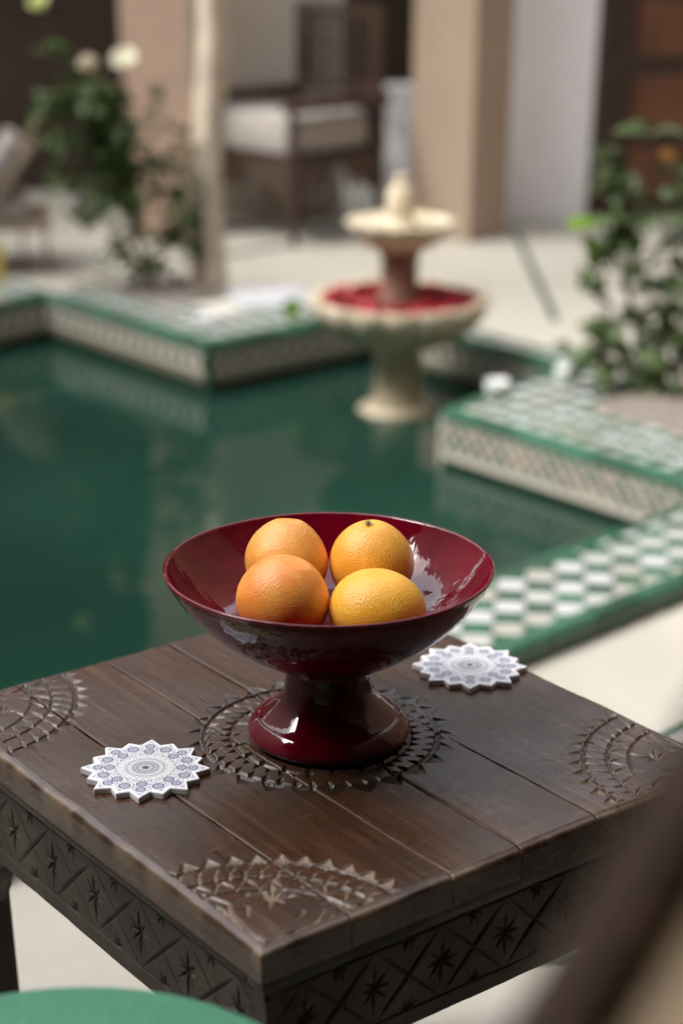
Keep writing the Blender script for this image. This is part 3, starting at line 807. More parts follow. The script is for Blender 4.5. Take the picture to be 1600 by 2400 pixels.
px, py = .861, 4.93
t = thing('broad_leaved_plant', 'broad-leaved green rose plant in the right planter', 'plant', (px, py, COP))
cl = []
for (x, z, rx, rz, n, mi) in ((.79, .61, .05, .05, 4, 0), (.70, .66, .03, .04, 3, 0), (.78, .55, .06, .06, 6, 0), (.88, .52, .06, .03, 5, 0), (.95, .60, .06, .08, 8, 0),
                              (.73, .46, .06, .05, 7, 0), (.80, .40, .08, .05, 10, 0), (.95, .40, .06, .10, 12, 0), (.70, .36, .03, .04, 3, 0), (.72, .25, .03, .06, 7, 0),
                              (.93, .28, .07, .10, 16, 0), (.84, .20, .10, .05, 18, 0), (.74, .14, .07, .04, 14, 0), (.88, .12, .10, .05, 24, 0), (.84, .31, .05, .05, 4, 0), (1.0, .50, .05, .12, 12, 0), (1.02, .30, .05, .12, 14, 0), (.98, .16, .06, .06, 12, 0)):
    cl.append((x - px, 0, z - COP, rx * 1.35, rz * 1.2, int(n * 1.9), mi))
bush(t, cl, [leaf_mesh('leaf', .075, .030), leaf_mesh('leaf', .06, .022, .3, .4)], [M_leafB],
     [([(0, 0, 0), (-.02, 0, .12), (-.06, 0, .25), (-.10, .01, .42), (-.08, 0, .60)], .012), ([(0, 0, .02), (.05, 0, .2), (.07, 0, .4), (.04, 0, .66)], .010),
      ([(-.03, 0, .08), (-.10, 0, .15), (-.13, 0, .25), (-.14, 0, .34)], .007), ([(-.07, 0, .3), (-.15, 0, .45), (-.2, 0, .47)], .005), ([(.02, 0, .1), (.08, 0, .14), (.12, 0, .25)], .008)])
big = leaf_mesh('leaf', .115, .048, .2, .3)
for (x, z, rot, m) in ((.605, .50, (.2, -.15, .2), M_leafY), (.64, .475, (.6, .9, .3), M_leafY), (.80, .745, (.5, -.1, 3.4), M_leafB), (.80, .735, (-.3, -.15, .2), M_leafB), (.69, .70, (.4, .8, .9), M_leafB),
                       (.86, .52, (.2, 0, .1), M_leafB), (.77, .62, (.1, .1, 2.8), M_leafB), (.72, .54, (.5, .3, .3), M_leafB), (.76, .50, (.2, .8, 1.), M_leafB), (.68, .51, (.1, -.1, .5), M_leafB)):
    me = big.copy(); me.materials.clear(); link('leaf', me, m, t, (x - px, -.06, z - COP), rot)
rose_flower(t, (.86 - px, -.05, .685 - COP), .022, simple('orange_bud', (.5, .25, .06), .6))

# ------------------------------------------------------------------ carved side table
TZ = .6043; TX, TY = -.0205, 1.4897; YAW = .6549; HA, HB_ = .2679, .2821
table = thing('carved_side_table', 'dark carved wooden side table in the foreground', 'side table', (TX, TY, 0), YAW)
RES = .001
nu, nv = int(round(2 * HA / RES)) + 1, int(round(2 * HB_ / RES)) + 1
U = np.linspace(-HA, HA, nu); Vv = np.linspace(-HB_, HB_, nv)
UU, VV = np.meshgrid(U, Vv, indexing='ij')

def lowfreq(shape, step, amp):
    g = rng.normal(0, 1, (shape[0] // step + 3, shape[1] // step + 3))
    x = np.linspace(0, g.shape[0] - 2.001, shape[0]); y = np.linspace(0, g.shape[1] - 2.001, shape[1])
    xi, yi = x.astype(int), y.astype(int); fx = (x - xi)[:, None]; fy = (y - yi)[None]; fx = fx * fx * (3 - 2 * fx); fy = fy * fy * (3 - 2 * fy)
    a = g[xi][:, yi] * (1 - fx) + g[xi + 1][:, yi] * fx; b = g[xi][:, yi + 1] * (1 - fx) + g[xi + 1][:, yi + 1] * fx
    return amp * (a * (1 - fy) + b * fy)

def stroke(D, X, Y, p, q, w0, wm, w1, depth, curve=0.0):
    """tapering V-cut from p to q, half widths w0-wm-w1, carved into depth map D"""
    p = np.array(p, float); q = np.array(q, float)
    if curve:
        d = q - p; mid = (p + q) / 2 + np.array([-d[1], d[0]]) * curve
        t = np.linspace(0, 1, 7); pts = [(1 - s) ** 2 * p + 2 * s * (1 - s) * mid + s * s * q for s in t]
        W = [np.interp(s, [0, .5, 1], [w0, wm, w1]) for s in t]
        for i in range(6): stroke(D, X, Y, pts[i], pts[i + 1], W[i], (W[i] + W[i + 1]) / 2, W[i + 1], depth)
        return
    m = max(w0, wm, w1) + .002
    x0, x1 = min(p[0], q[0]) - m, max(p[0], q[0]) + m; y0, y1 = min(p[1], q[1]) - m, max(p[1], q[1]) + m
    i0, i1 = np.searchsorted(X[:, 0], [x0, x1]); j0, j1 = np.searchsorted(Y[0], [y0, y1])
    if i1 <= i0 or j1 <= j0: return
    xs, ys = X[i0:i1, j0:j1], Y[i0:i1, j0:j1]; d = q - p; L2 = max(d @ d, 1e-12)
    s = np.clip(((xs - p[0]) * d[0] + (ys - p[1]) * d[1]) / L2, 0, 1)
    dist = np.hypot(xs - p[0] - s * d[0], ys - p[1] - s * d[1])
    w = np.interp(s, [0, .5, 1], [w0, wm, w1]); wmx = max(w0, wm, w1)
    cut = depth * (w / wmx) * np.clip(1 - dist / np.maximum(w, 1e-6), 0, 1)
    D[i0:i1, j0:j1] = np.maximum(D[i0:i1, j0:j1], cut)

def ring(D, X, Y, c, r, w, depth, mask=None):
    dist = np.abs(np.hypot(X - c[0], Y - c[1]) - r); cut = depth * np.clip(1 - dist / w, 0, 1)
    if mask is not None: cut = cut * mask
    np.maximum(D, cut, out=D)

def chips(D, X, Y, c, r0, r1, n, depth, phase=0, width=.92, mask=None, inward=False):
    """row of triangular chip-carved notches outside (or inside) a ring: deep at the base, rising to the tip"""
    rr = np.hypot(X - c[0], Y - c[1]); th = np.arctan2(Y - c[1], X - c[0])
    ph = ((th / (2 * math.pi) * n + phase) % 1 - .5) * 2 / width
    rho = (rr - r0) / (r1 - r0)
    inside = (rho >= 0) & (rho <= 1) & (np.abs(ph) < 1 - rho)
    cut = np.where(inside, depth * (1 - rho * .85) * np.clip((1 - rho - np.abs(ph)) * 6, 0, 1), 0)
    if mask is not None: cut = cut * mask
    np.maximum(D, cut, out=D)

D = np.zeros_like(UU)
C0 = (0, 0)
# centre medallion
ring(D, UU, VV, C0, .1115, .0026, .0036); ring(D, UU, VV, C0, .086, .0022, .0030)
chips(D, UU, VV, C0, .1150, .1310, 26, .0030, .2, .85)
N = 44
for k in range(N):
    a = 2 * math.pi * (k + .1) / N + random.uniform(-.012, .012); ca, sa = math.cos(a), math.sin(a)
    stroke(D, UU, VV, (.1095 * ca, .1095 * sa), (.0985 * math.cos(a - .02), .0985 * math.sin(a - .02)), .0038, .0024, .0004, .0038)
    a += math.pi / N; ca, sa = math.cos(a), math.sin(a)
    stroke(D, UU, VV, (.0875 * ca, .0875 * sa), (.0985 * math.cos(a + .02), .0985 * math.sin(a + .02)), .0036, .0022, .0004, .0036)
    if k % 2: stroke(D, UU, VV, (.084 * ca, .084 * sa), (.070 * math.cos(a - .03), .070 * math.sin(a - .03)), .0036, .0026, .0004, .0034)
SHADE_GRIME = np.clip(D / .0018, 0, 1)  # medallion cuts darkened in colour for the bowl's shadow
# corner fans
FAN = np.zeros_like(UU); RG = np.zeros_like(UU)
for su, sv, kind in ((-1, -1, 0), (1, -1, 1), (-1, 1, 2), (1, 1, 3)):
    c = np.array([su * HA, sv * HB_]); base = math.atan2(-sv, -su)
    Dl = np.zeros_like(UU)
    pt = lambda r, a: c + r * np.array([math.cos(base + a), math.sin(base + a)])
    loc = lambda x, y: c + np.array([-su * x, -sv * y])         # distances in from the two edges
    edge = np.minimum(HA - np.abs(UU), HB_ - np.abs(VV)); mask = np.clip((edge - .0085) / .002, 0, 1)
    ring(Dl, UU, VV, c, .139, .0022, .0032); ring(Dl, UU, VV, c, .1165, .0020, .0028); ring(Dl, UU, VV, c, .0965, .0018, .0026)
    chips(Dl, UU, VV, c, .1415, .1545, 46, .0030, .3, .82)
    for k in range(13):
        a = R(-42 + 84 * (k + .5) / 13) + random.uniform(-.015, .015)
        stroke(Dl, UU, VV, pt(.1375, a), pt(.126, a + .03), .0024, .0016, .0003, .0034)
        a2 = a + R(3.2)
        stroke(Dl, UU, VV, pt(.1180, a2), pt(.129, a2 - .02), .0022, .0015, .0003, .0032)
    for k in range(8):
        a = R(-38 + 76 * k / 7)
        stroke(Dl, UU, VV, pt(.1155, a), pt(.098, a + R(5.5)), .0022, .0020, .0010, .0030)
        stroke(Dl, UU, VV, pt(.1155, a), pt(.101, a - R(5.0)), .0016, .0018, .0005, .0026)
        if k % 2: stroke(Dl, UU, VV, pt(.0950, a), pt(.083, a + R(3)), .0026, .0018, .0004, .0030)
    wk = 1.35 if kind == 0 else 1.0
    for sg in (1, -1):
        m_ = (lambda x, y: loc(x, y)) if sg > 0 else (lambda x, y: loc(y, x))
        cv = .22 if sg * su * sv > 0 else -.22
        stroke(Dl, UU, VV, m_(.0105, .0115), m_(.021, .075), .0022 * wk, .0026 * wk, .0014 * wk, .0034, cv)
        stroke(Dl, UU, VV, m_(.0105, .078), m_(.0108, .032), .0008, .0026 * wk, .0008, .0034, cv * .2)
        stroke(Dl, UU, VV, m_(.021, .075), m_(.012, .100), .0014, .0020, .0012, .0028)
        stroke(Dl, UU, VV, m_(.030, .062), m_(.022, .048), .0020, .0022, .0004, .0030)
    s0, sl = (loc(.056, .066), .0215) if kind == 0 else (loc(.047, .053), .0150)
    for k in range(8):
        a = base + k * math.pi / 4 + .12; l = sl if k % 2 == 0 else sl * .75
        stroke(Dl, UU, VV, s0 + .0015 * np.array([math.cos(a), math.sin(a)]), s0 + l * np.array([math.cos(a), math.sin(a)]), .0022 * wk, .0021 * wk, .0007, .0036)
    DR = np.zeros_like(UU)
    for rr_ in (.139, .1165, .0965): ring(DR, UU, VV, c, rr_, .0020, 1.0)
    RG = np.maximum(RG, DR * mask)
    Dl *= mask * (1.25 if kind == 0 else 1.05)
    D = np.maximum(D, Dl)
    FAN += np.clip(Dl / .0016, 0, 1) * {0: .95, 1: .45, 2: .15, 3: .3}[kind]
D *= 1 + lowfreq(D.shape, 12, .12)
edge = np.minimum(HA - np.abs(UU), HB_ - np.abs(VV)); ew = edge + lowfreq(D.shape, 9, .00025) + lowfreq(D.shape, 60, .0005)
bev = .0026 * np.clip((.0082 - ew) / .0082, 0, 1) ** 1.1 + .0006 * np.clip((.0082 - ew) / .0015, 0, 1) + .004 * np.clip((.003 - ew) / .003, 0, 1) ** 2
H = -D - bev + lowfreq(D.shape, 60, .00035) + lowfreq(D.shape, 7, .00004)
seams = [-HA, -.1795, -.0745, .0025, .0930, HA]
SHADE_GRIME = np.maximum(SHADE_GRIME, np.clip(RG * 1.4, 0, .85))
worn = np.clip((.0085 - ew) / .004, 0, 1) * np.clip(.45 + lowfreq(D.shape, 18, .5), 0, 1) * .45
dust_tint = np.maximum(np.clip(FAN, 0, 1) * .8, worn)
def grid_mesh(name, X, Y, Z, attr, thick_lo, shade_grime=None):
    """height field with skirts down to thick_lo"""
    a, b = X.shape; idx = np.arange(a * b).reshape(a, b)
    v = np.stack([X, Y, Z], -1).reshape(-1, 3)
    f = np.stack([idx[:-1, :-1], idx[1:, :-1], idx[1:, 1:], idx[:-1, 1:]], -1).reshape(-1, 4)
    loop = np.concatenate([idx[:, 0], idx[-1, 1:], idx[-2::-1, -1], idx[0, -2:0:-1]])
    lowv = v[loop].copy(); lowv[:, 2] = thick_lo; o = a * b
    k = len(loop); li = np.arange(k) + o; nx = np.roll(np.arange(k), -1)
    sk = np.stack([loop, li, li[nx], loop[nx]], -1)
    v = np.concatenate([v, lowv]); me = bpy.data.meshes.new(name)
    nf = len(f) + len(sk); fa = np.concatenate([f, sk])
    me.vertices.add(len(v)); me.vertices.foreach_set('co', v.ravel().astype(np.float32))
    me.loops.add(nf * 4); me.loops.foreach_set('vertex_index', fa.ravel().astype(np.int32))
    me.polygons.add(nf); me.polygons.foreach_set('loop_start', np.arange(0, nf * 4, 4, dtype=np.int32))
    me.polygons.foreach_set('loop_total', np.full(nf, 4, dtype=np.int32))
    sm = np.ones(nf, bool); sm[len(f):] = False; me.polygons.foreach_set('use_smooth', sm)
    at = me.attributes.new('dust_tint', 'FLOAT', 'POINT'); at.data.foreach_set('value', np.concatenate([attr.ravel(), np.zeros(k)]).astype(np.float32))
    if shade_grime is not None:
        at = me.attributes.new('shade_grime', 'FLOAT', 'POINT'); at.data.foreach_set('value', np.concatenate([shade_grime.ravel(), np.zeros(k)]).astype(np.float32))
    me.update(calc_edges=True); me.validate(); return me
for i in range(5):
    u0, u1 = seams[i] + (.0005 if i else 0), seams[i + 1] - (.0005 if i < 4 else 0)
    n = int(round((u1 - u0) / RES)) + 1; us = np.linspace(u0, u1, n)
    src = (us + HA) / (2 * HA) * (nu - 1); i0 = np.clip(src.astype(int), 0, nu - 2); fr = (src - i0)[:, None]
    Z = H[i0] * (1 - fr) + H[i0 + 1] * fr; A = dust_tint[i0] * (1 - fr) + dust_tint[i0 + 1] * fr; G = SHADE_GRIME[i0] * (1 - fr) + SHADE_GRIME[i0 + 1] * fr
    X, Y = np.meshgrid(us, Vv, indexing='ij')
    sd_ = np.full(n, 1.0)
    if i: sd_ = np.minimum(sd_, us - u0)
    if i < 4: sd_ = np.minimum(sd_, u1 - us)
    rag = lowfreq(Z.shape, 25, .0005)
    w = .0012
    dr = np.clip((w + rag - sd_[:, None]) / w, 0, 1.3) ** 1.5
    Z = Z - .0012 * dr + (0, .0003, -.0002, .0004, 0)[i]
    A = np.maximum(A, np.clip(dr, 0, 1) * (.35 if i != 2 else .5) * np.clip(.6 + lowfreq(Z.shape, 40, .6), 0, 1))
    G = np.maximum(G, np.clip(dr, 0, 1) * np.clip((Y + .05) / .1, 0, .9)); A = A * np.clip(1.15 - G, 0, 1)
    cx = (u0 + u1) / 2
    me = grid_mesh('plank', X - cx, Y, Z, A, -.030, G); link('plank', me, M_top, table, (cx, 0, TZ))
# moulding under the top and carved aprons
AB, AT = -.143, -.046
def apron(length, carved):
    nx, nz = int(length / .001) + 1, 103
    X, Y = np.meshgrid(np.linspace(0, length, nx), np.linspace(AB, AT, nz), indexing='ij')
    Dm = np.zeros_like(X); 
    if carved:
        pit = length / 7; top, bot = AT - .007, AB + .017; mid = (top + bot) / 2
        for yy in (top, bot): stroke(Dm, X, Y, (.0, yy), (length, yy), .0014, .0014, .0014, .0022)
        for k in range(0, 8):
            x = k * pit
            for sx in (1, -1):
                for sy in (1, -1):
                    e = (x + sx * pit * .46, mid + sy * (top - mid) * .93)
                    wd = .0030 if sx * sy > 0 else .0017
                    stroke(Dm, X, Y, (x, mid), e, wd, wd * .9, .0006, .0030)
            for sy, yy in ((-1, top), (1, bot)):           # half stars on the border lines
                for a in (-60, -25, 12, 48):
                    l = .017 if abs(a) < 30 else .012; r_ = R(a + random.uniform(-5, 5))
                    stroke(Dm, X, Y, (x, yy), (x + l * math.sin(r_), yy + sy * l * math.cos(r_)), .0026, .0020, .0003, .0034)
        for k in range(7):
            x = (k + .5) * pit
            for j in range(8):
                a = j * math.pi / 4 + R(90) + random.uniform(-.08, .08); l = .027 if j % 4 == 0 else (.016 if j % 2 == 0 else .018)
                l *= random.uniform(.88, 1.1)
                stroke(Dm, X, Y, (x + .001 * math.cos(a), mid + .001 * math.sin(a)), (x + l * math.cos(a), mid + l * math.sin(a)), .0022, .0021, .0003, .0040)
    Z = -Dm + lowfreq(X.shape, 30, .0003) + lowfreq(X.shape, 5, .00006)
    return grid_mesh('apron', X, Y, Z, np.clip(Dm / .002, 0, 1) * .9, -.016)  # apron cuts tinted darker with depth
INS = .013
def place_apron(me, p, ang):
    o = link('apron', me, M_apron, table)
    o.matrix_local = Matrix.Translation((p[0], p[1], TZ)) @ Matrix.Rotation(ang, 4, 'Z') @ Matrix.Rotation(R(90), 4, 'X'); return o
a_, b_ = HA - INS, HB_ - INS
place_apron(apron(2 * a_, True), (-a_, -b_), 0)                 # faces -v (right front)
place_apron(apron(2 * b_, True), (-a_, b_), R(-90))             # faces -u (left front)
for p, ang, L_ in (((a_, b_), R(180), 2 * a_), ((a_, -b_), R(90), 2 * b_)):
    n = 2
    mb = MB().box((0, 0, AB), (L_, .016, AT)); o = mb.build('apron', M_apron, table, (p[0], p[1], TZ), False); o.rotation_euler = (0, 0, ang)
for (x0, x1, y0, y1) in ((-HA + .006, HA - .006, -HB_ + .006, -HB_ + .03), (-HA + .006, HA - .006, HB_ - .03, HB_ - .006), (-HA + .006, -HA + .03, -HB_ + .031, HB_ - .031), (HA - .03, HA - .006, -HB_ + .031, HB_ - .031)):
    MB().box((x0, y0, -.0455), (x1, y1, -.0305), bev=.003).build('moulding', M_apron, table, (0, 0, TZ))
for su in (-1, 1):
    for sv in (-1, 1):
        mb = MB(); x, y = su * (a_ - .0165), sv * (b_ - .0165)
        mb.box((-.013, -.013, 0), (.013, .013, .40), bev=.003)
        mb.box((-.0155, -.0155, .401), (.0155, .0155, TZ - .05), bev=.003)
        for ax in (0, 1):       # carved bracket beside the leg
            pr = [(.010, TZ - .149), (.046, TZ - .149), (.042, TZ - .160), (.032, TZ - .167), (.028, TZ - .185), (.020, TZ - .195), (.012, TZ - .22)]
            v = []
            for s_ in (-.008, .008):
                for (d, z) in pr: v.append((-su * d, s_ - sv * .0, z) if ax == 0 else (s_, -sv * d, z))
            k = len(pr); mb.add(v, [tuple(range(k)), tuple(range(2 * k - 1, k - 1, -1))] + [(i, (i + 1) % k, k + (i + 1) % k, k + i) for i in range(k)])
        mb.build('leg', M_leg, table, (x, y, 0))

# ------------------------------------------------------------------ footed bowl and oranges
BX, BY = -.0125, 1.4885
bowl = thing('footed_bowl', 'glossy crimson ceramic footed bowl on the carved table', 'bowl', (BX, BY, TZ))
outer = [(.0397, .0788), (.046, .0795), (.0565, .0817), (.070, .0885), (.084, .0972), (.095, .1050), (.106, .1135), (.120, .1260), (.134, .1420), (.1425, .1545), (.1482, .1640), (.1497, .1678)]
rimp = [(.1503, .1692), (.1504, .1704), (.1497, .1715), (.1484, .1718), (.1470, .1710), (.1457, .1690)]
inner = [(.1435, .1650), (.1375, .1560), (.1295, .1455), (.1195, .1350), (.1095, .1265), (.0995, .1200), (.088, .1160), (.07, .1142), (.04, .1134), (.0, .1132)]
wob = lambda a, r, z: 1 + .0035 * math.sin(2 * a + 1) + .0016 * math.sin(5 * a + .4) + .0006 * math.sin(11 * a)
def dense(p, k=3):
    out = []
    for i in range(len(p) - 1):
        for j in range(k): s = j / k; out.append((p[i][0] * (1 - s) + p[i + 1][0] * s, p[i][1] * (1 - s) + p[i + 1][1] * s))
    return out + [p[-1]]
def smooth_prof(p, k=4):
    out = []; P = [Vector(q) for q in p]
    for i in range(len(P) - 1):
        p0, p1, p2, p3 = P[max(i - 1, 0)], P[i], P[i + 1], P[min(i + 2, len(P) - 1)]
        for j in range(k):
            s = j / k; out.append(tuple(.5 * ((2 * p1) + (p2 - p0) * s + (2 * p0 - 5 * p1 + 4 * p2 - p3) * s * s + (3 * p1 - p0 - 3 * p2 + p3) * s ** 3)))
    return out + [tuple(P[-1])]
dish = MB().lathe(smooth_prof(outer + rimp + inner, 3), 160, wob).build('dish', M_glaze, bowl)
footp = [(.0, .002), (.063, .0005), (.0705, .0012), (.0755, .0040), (.0778, .0080), (.0772, .0120), (.0748, .0162), (.0716, .0199), (.0692, .0222), (.0677, .0231), (.0660, .0228), (.0643, .0233), (.0615, .0254), (.0570, .0294), (.0520, .0343), (.0480, .0390), (.0450, .0440), (.0428, .0500), (.0415, .0580), (.0405, .0660), (.0397, .0720), (.0397, .0830)]
wob2 = lambda a, r, z: 1 + .004 * math.sin(2 * a) + .004 * math.sin(9 * a + z * 60) * (1 if z < .035 else .35)
foot = MB().lathe(smooth_prof(footp, 3), 140, wob2).build('foot', M_glaze, bowl)
# chipped glaze on the outside below the rim
def chip(th0, th1, s0, s1, n=46, m=22):
    v = []; f = []; idx = {}
    zr = lambda s: (np.interp(s, np.linspace(0, 1, len(outer)), [p[0] for p in outer]), np.interp(s, np.linspace(0, 1, len(outer)), [p[1] for p in outer]))
    g = lowfreq((n + 1, m + 1), 5, .5) + lowfreq((n + 1, m + 1), 2, .25)
    def P(i, j):
        th = th0 + (th1 - th0) * i / n; s = s0 + (s1 - s0) * j / m; r, z = zr(s); w = wob(th, r, z)
        r = r * w; k = .0007
        return ((r + k * .8) * math.cos(th), (r + k * .8) * math.sin(th), z - k * .6)
    keep = lambda i, j: 1.15 - 1.7 * math.hypot((i / n - .5) * 1.7, (j / m - .5 - .55 * (i / n - .5) * -1) * 2.2) + g[i, j] > .25
    for i in range(n):
        for j in range(m):
            if keep(i, j):
                q = []
                for (a, b) in ((i, j), (i + 1, j), (i + 1, j + 1), (i, j + 1)):
                    if (a, b) not in idx: idx[(a, b)] = len(v); v.append(P(a, b))
                    q.append(idx[(a, b)])
                f.append(tuple(q))
    return MB().add(v, f)
chip(R(227), R(255), .80, 1.0).build('glaze_chip', M_chip, dish)

def orange(label, x, y, z, r, sq, rot, mat, calyx=None, taper=.0):
    t = thing('orange', label, 'orange', (BX + x, BY + y, TZ + z), 0, 'oranges in the bowl')
    bm = bmesh.new(); bmesh.ops.create_uvsphere(bm, u_segments=72, v_segments=48, radius=1)
    ph = random.uniform(0, 6)
    for q in bm.verts:
        c = q.co; k = 1 + .012 * math.sin(3 * c.x + ph) * math.cos(2 * c.y + ph) + .010 * math.sin(4 * c.z + 2 * c.x + ph)
        zz = min(c.z, .93 + (c.z - .93) * .2) if c.z > .93 else c.z; kx = k * (1 - taper * max(0, c.z) ** 1.5)
        q.co = Vector((c.x * r * kx, c.y * r * kx, zz * r * k * sq))
    me = bpy.data.meshes.new('peel'); bm.to_mesh(me); bm.free(); me.polygons.foreach_set('use_smooth', [True] * len(me.polygons))
    o = link('peel', me, mat, t); o.rotation_euler = rot
    st = MB()
    for k in range(5):
        a = k * 1.2566; st.add([(0, 0, .0012), (.0035 * math.cos(a - .4), .0035 * math.sin(a - .4), .0008), (.0055 * math.cos(a), .0055 * math.sin(a), -.0002), (.0035 * math.cos(a + .4), .0035 * math.sin(a + .4), .0008)], [(0, 1, 2, 3)])
    st.lathe([(.0022, -.001), (.002, .0018), (0, .002)], 8)
    c = st.build('stem_scar', M_calyx, o, (0, 0, r * sq * .992))
    if calyx is False: c.location = (0, 0, -r * sq * .992); c.rotation_euler = (math.pi, 0, 0)
orange('deep orange fruit at the front left of the bowl with reddish lower side', -.0410, -.036, .1512, .0418, .97, (.15, .25, .4), M_or[0], False, .06)
orange('yellowish orange at the front right of the bowl, widest of the four', .0438, -.041, .1440, .0438, .82, (.10, .10, 1.0), M_or[1], False)
orange('pale orange fruit at the back left of the bowl', -.0405, .052, .1562, .0395, 1.04, (-.12, .06, 0), M_or[2], False, .14)
orange('golden orange at the back right with green stem scar on top', .0395, .050, .1552, .0400, 1.02, (.02, -.12, .5), M_or[3], None, .10)

# ------------------------------------------------------------------ printed star coasters
CR = .0600
def star_r(th):
    k = 16; a = (th / (2 * math.pi) * k) % k; i = np.floor(a).astype(int); fr = a - i
    tip = np.where(i % 2 == 0, 1.0, .925); nxt = np.where(i % 2 == 0, .925, 1.0); val = .80
    p0x, p0y = tip, 0 * tip; s = math.pi / k
    def seg(ra, rb, ang, t):   # radius along straight segment from radius ra at 0 to rb at ang
        ax, ay = ra, 0 * ra; bx_, by_ = rb * np.cos(ang), rb * np.sin(ang); ct, st_ = np.cos(t), np.sin(t)
        den = ct * (by_ - ay) - st_ * (bx_ - ax); return (ax * (by_ - ay) - ay * (bx_ - ax)) / den
    t = fr * 2 * s
    r1 = seg(tip, val + 0 * tip, s, np.minimum(t, s)); r2 = seg(nxt, val + 0 * tip, s, np.minimum(2 * s - t, s))
    r = np.where(fr < .5, r1, r2)
    return r
def coaster_mesh():
    nt, nr = 768, 150; th = np.arange(nt) * 2 * math.pi / nt; rb = star_r(th)
    k = np.array([1, 2, 3, 2, 1.]); k /= k.sum(); rs = sum(np.roll(rb, i - 2) * k[i] for i in range(5))
    rad = np.linspace(0.004, 1, nr)
    RR = rad[None, :] * rs[:, None]; TT = np.repeat(th[:, None], nr, 1)
    x, y = RR * np.cos(TT), RR * np.sin(TT)
    wht = np.array([.78, .78, .80]); navy = np.array([.012, .012, .045]); blue = np.array([.045, .055, .13]); sky_ = np.array([.18, .21, .33]); yel = np.array([.50, .40, .24])
    col = np.tile(wht, (nt, nr, 1))
    def put(m, c): col[m] = c
    inside = RR < (rs[:, None] - .062) 
    h = np.sin(x * 210) * np.sin(y * 205) + .6 * np.sin((x + y) * 130) * np.sin((x - y) * 127)
    put(inside & (h > .72), yel); put(inside & (h < -.35), sky_); put(inside & (np.sin(RR * 95) * np.cos(16 * TT) > .82), blue)
    # star lattice lines
    for kk in range(8):
        for off in (.43, .60):
            a = kk * math.pi / 4 + math.pi / 8 * (off > .5); dd = np.abs(x * math.cos(a) + y * math.sin(a) - off)
            put(inside & (RR > .46) & (dd < .010), wht); put(inside & (RR > .46) & (np.abs(dd - .017) < .005) & (np.sin((x * math.sin(a) - y * math.cos(a)) * 90) > 0), navy)
    def med(cx, cy, r):
        d = np.hypot(x - cx, y - cy) / r; t = np.arctan2(y - cy, x - cx); m = d < 1.0
        put(d < 1.14, wht); put(m, blue); put(m & (d > .86) & (np.cos(18 * t) > -.3), navy); put((d > .34) & (d < .82) & (np.cos(14 * t) > .1), sky_ * 1.25)
        put((d > .58) & (d < .66), wht * .9); put((d > .22) & (d < .36), wht); put(d < .22, navy)
    for kk in range(8):
        a = kk * math.pi / 4
        med(.55 * math.cos(a), .55 * math.sin(a), .088); med(.725 * math.cos(a), .725 * math.sin(a), .082)
        a += math.pi / 8; med(.66 * math.cos(a), .66 * math.sin(a), .094)
    ins2 = RR < .42; put(ins2, wht)
    for rr_, n, s_, c, ph in ((.325, 40, .011, navy, 0), (.345, 40, .011, blue, .5), (.375, 24, .014, yel, 0), (.385, 24, .013, navy, .5), (.408, 48, .010, blue, 0), (.43, 32, .012, yel, .5), (.452, 32, .012, navy, 0), (.24, 56, .008, navy, 0), (.262, 56, .008, blue, .5), (.282, 56, .010, navy, 0)):
        a = ((TT / (2 * math.pi) * n + ph) % 1 - .5) / n * 2 * math.pi * rr_
        put(np.hypot(a, RR - rr_) < s_, c)
    put((RR > .294) & (RR < .304), navy)
    put(RR < .225, wht * .95)
    sp = (np.cos(52 * TT) > -.25); put((RR > .14) & (RR < .222) & sp, navy * 1.4)
    g = np.clip((RR - .06) / .08, 0, 1)[..., None]; gr = (.62 * (1 - g) + .18 * g) * np.array([1, 1, 1.06]); m = (RR >= .062) & (RR <= .14); col[m] = gr[m]
    put((RR > .15) & (RR < .155), wht * .8); put(RR < .062, navy); put((RR > .035) & (RR < .05), sky_)
    put(~inside & (RR > .4), wht)
    # mesh
    T = .0062; bevr = .028
    zt = np.where(rad > 1 - bevr, T - .0012 * ((rad - (1 - bevr)) / bevr) ** 2, T)
    v = np.stack([x * CR, y * CR, np.tile(zt, (nt, 1))], -1).reshape(-1, 3); idx = np.arange(nt * nr).reshape(nt, nr); nx = np.roll(idx, -1, 0)
    f = np.stack([idx[:, :-1], idx[:, 1:], nx[:, 1:], nx[:, :-1]], -1).reshape(-1, 4)
    low = np.stack([x[:, -1] * CR, y[:, -1] * CR, np.full(nt, .0004)], -1); o = len(v); li = np.arange(nt) + o
    side = np.stack([idx[:, -1], li, np.roll(li, -1), nx[:, -1]], -1)
    ctr = o + nt; cen = np.stack([np.full(nt, ctr), idx[:, 0], nx[:, 0]], -1)
    v = np.concatenate([v, low, [[0, 0, T]]])
    me = bpy.data.meshes.new('coaster'); me.from_pydata(v.tolist(), [], f.tolist() + side.tolist() + cen.tolist()); me.update()
    at = me.color_attributes.new('Print', 'FLOAT_COLOR', 'POINT')
    call = np.concatenate([col.reshape(-1, 3), np.tile(wht * .9, (nt, 1)), [navy]]); call = np.concatenate([call, np.ones((len(call), 1))], 1)
    at.data.foreach_set('color', call.ravel().astype(np.float32))
    sm = np.ones(len(me.polygons), bool); sm[len(f):len(f) + nt] = False; me.polygons.foreach_set('use_smooth', sm)
    return me
cm = coaster_mesh()
o = link('star_coaster', cm, M_print, None, (-.179, 1.4035, TZ + .0002), (0, 0, R(0))); tag(o, 'white star coaster with blue mosaic print at the left of the bowl', 'coaster', 'star coasters on the table')
o = link('star_coaster', cm, None, None, (.132, 1.6425, TZ + .0002), (0, 0, R(-3))); tag(o, 'white star coaster behind the bowl near the right table edge', 'coaster', 'star coasters on the table')

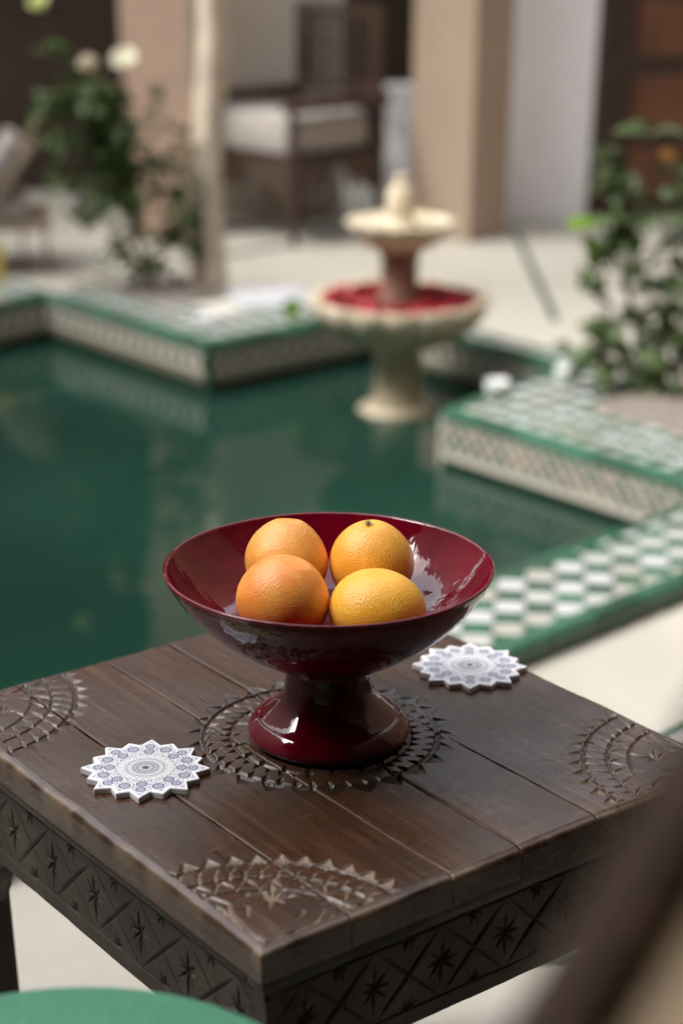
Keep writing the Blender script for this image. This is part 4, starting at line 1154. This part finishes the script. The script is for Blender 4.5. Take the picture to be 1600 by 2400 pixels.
# ------------------------------------------------------------------ green stool and near chair
t = thing('round_stool', 'round stool with green woven seat in front of the table', 'stool', (-.175, .815, 0))
MB().lathe([(0, .560), (.185, .562), (.196, .580), (.200, .605), (.197, .628), (.186, .642), (.15, .650), (.07, .653), (0, .654)], 64).build('seat', M_green, t)
MB().lathe([(.17, .50), (.178, .505), (.178, .559), (0, .559)], 48).build('seat_ring', M_leg, t)
for k in range(4):
    a = k * math.pi / 2 + .5; MB().tube([(.20 * math.cos(a), .20 * math.sin(a), 0), (.15 * math.cos(a), .15 * math.sin(a), .52)], [.016, .02], 12).build('leg', M_leg, t)

t = thing('wooden_chair', 'dark studded wooden chair back close to the camera at the lower right', 'chair', (.12, .37, 0), 0)
def ribbon(x_of, y0, y1, z0, z1, w, n=14):
    v = []; f = []
    for i in range(n + 1):
        z = z0 + (z1 - z0) * i / n; x = x_of(z)
        for (dx, yy) in ((0, y0), (w, y0), (w, y1), (0, y1)): v.append((x + dx, yy, z))
    for i in range(n):
        for k in range(4): a = i * 4 + k; b = i * 4 + (k + 1) % 4; f.append((a, b, b + 4, a + 4))
    f += [(3, 2, 1, 0), tuple(n * 4 + k for k in range(4))]
    return MB().add(v, f)
xl = lambda z: -.12 + .0680 + (z - 1.076) * .42 - .10 * max(0, .98 - z) ** 1.0 * 2
ribbon(xl, .000, .040, .42, 1.20, .022).build('back_stile', M_near, t)
ribbon(lambda z: xl(z) + .013, -.39, -.0005, .44, 1.19, .03).build('back_panel', M_tan2, t)
ribbon(xl, -.43, -.395, .42, 1.20, .032).build('back_stile', M_near, t)
for z in (1.05, 1.088, 1.125, 1.16):
    MB().lathe([(.0045, 0), (.004, .002), (0, .0035)], 14, M=Matrix.Rotation(R(90), 4, 'X')).build('stud', M_stud, t, (xl(z) + .006, .0018, z))
MB().box((-.60, -.42, .40), (-.25, .02, .44), bev=.01).build('seat', M_near, t)
for x in (-.58, -.27):
    for y in (-.39, -.01): MB().box((x - .02, y - .02, 0), (x + .02, y + .02, .40), bev=.004).build('leg', M_near, t)
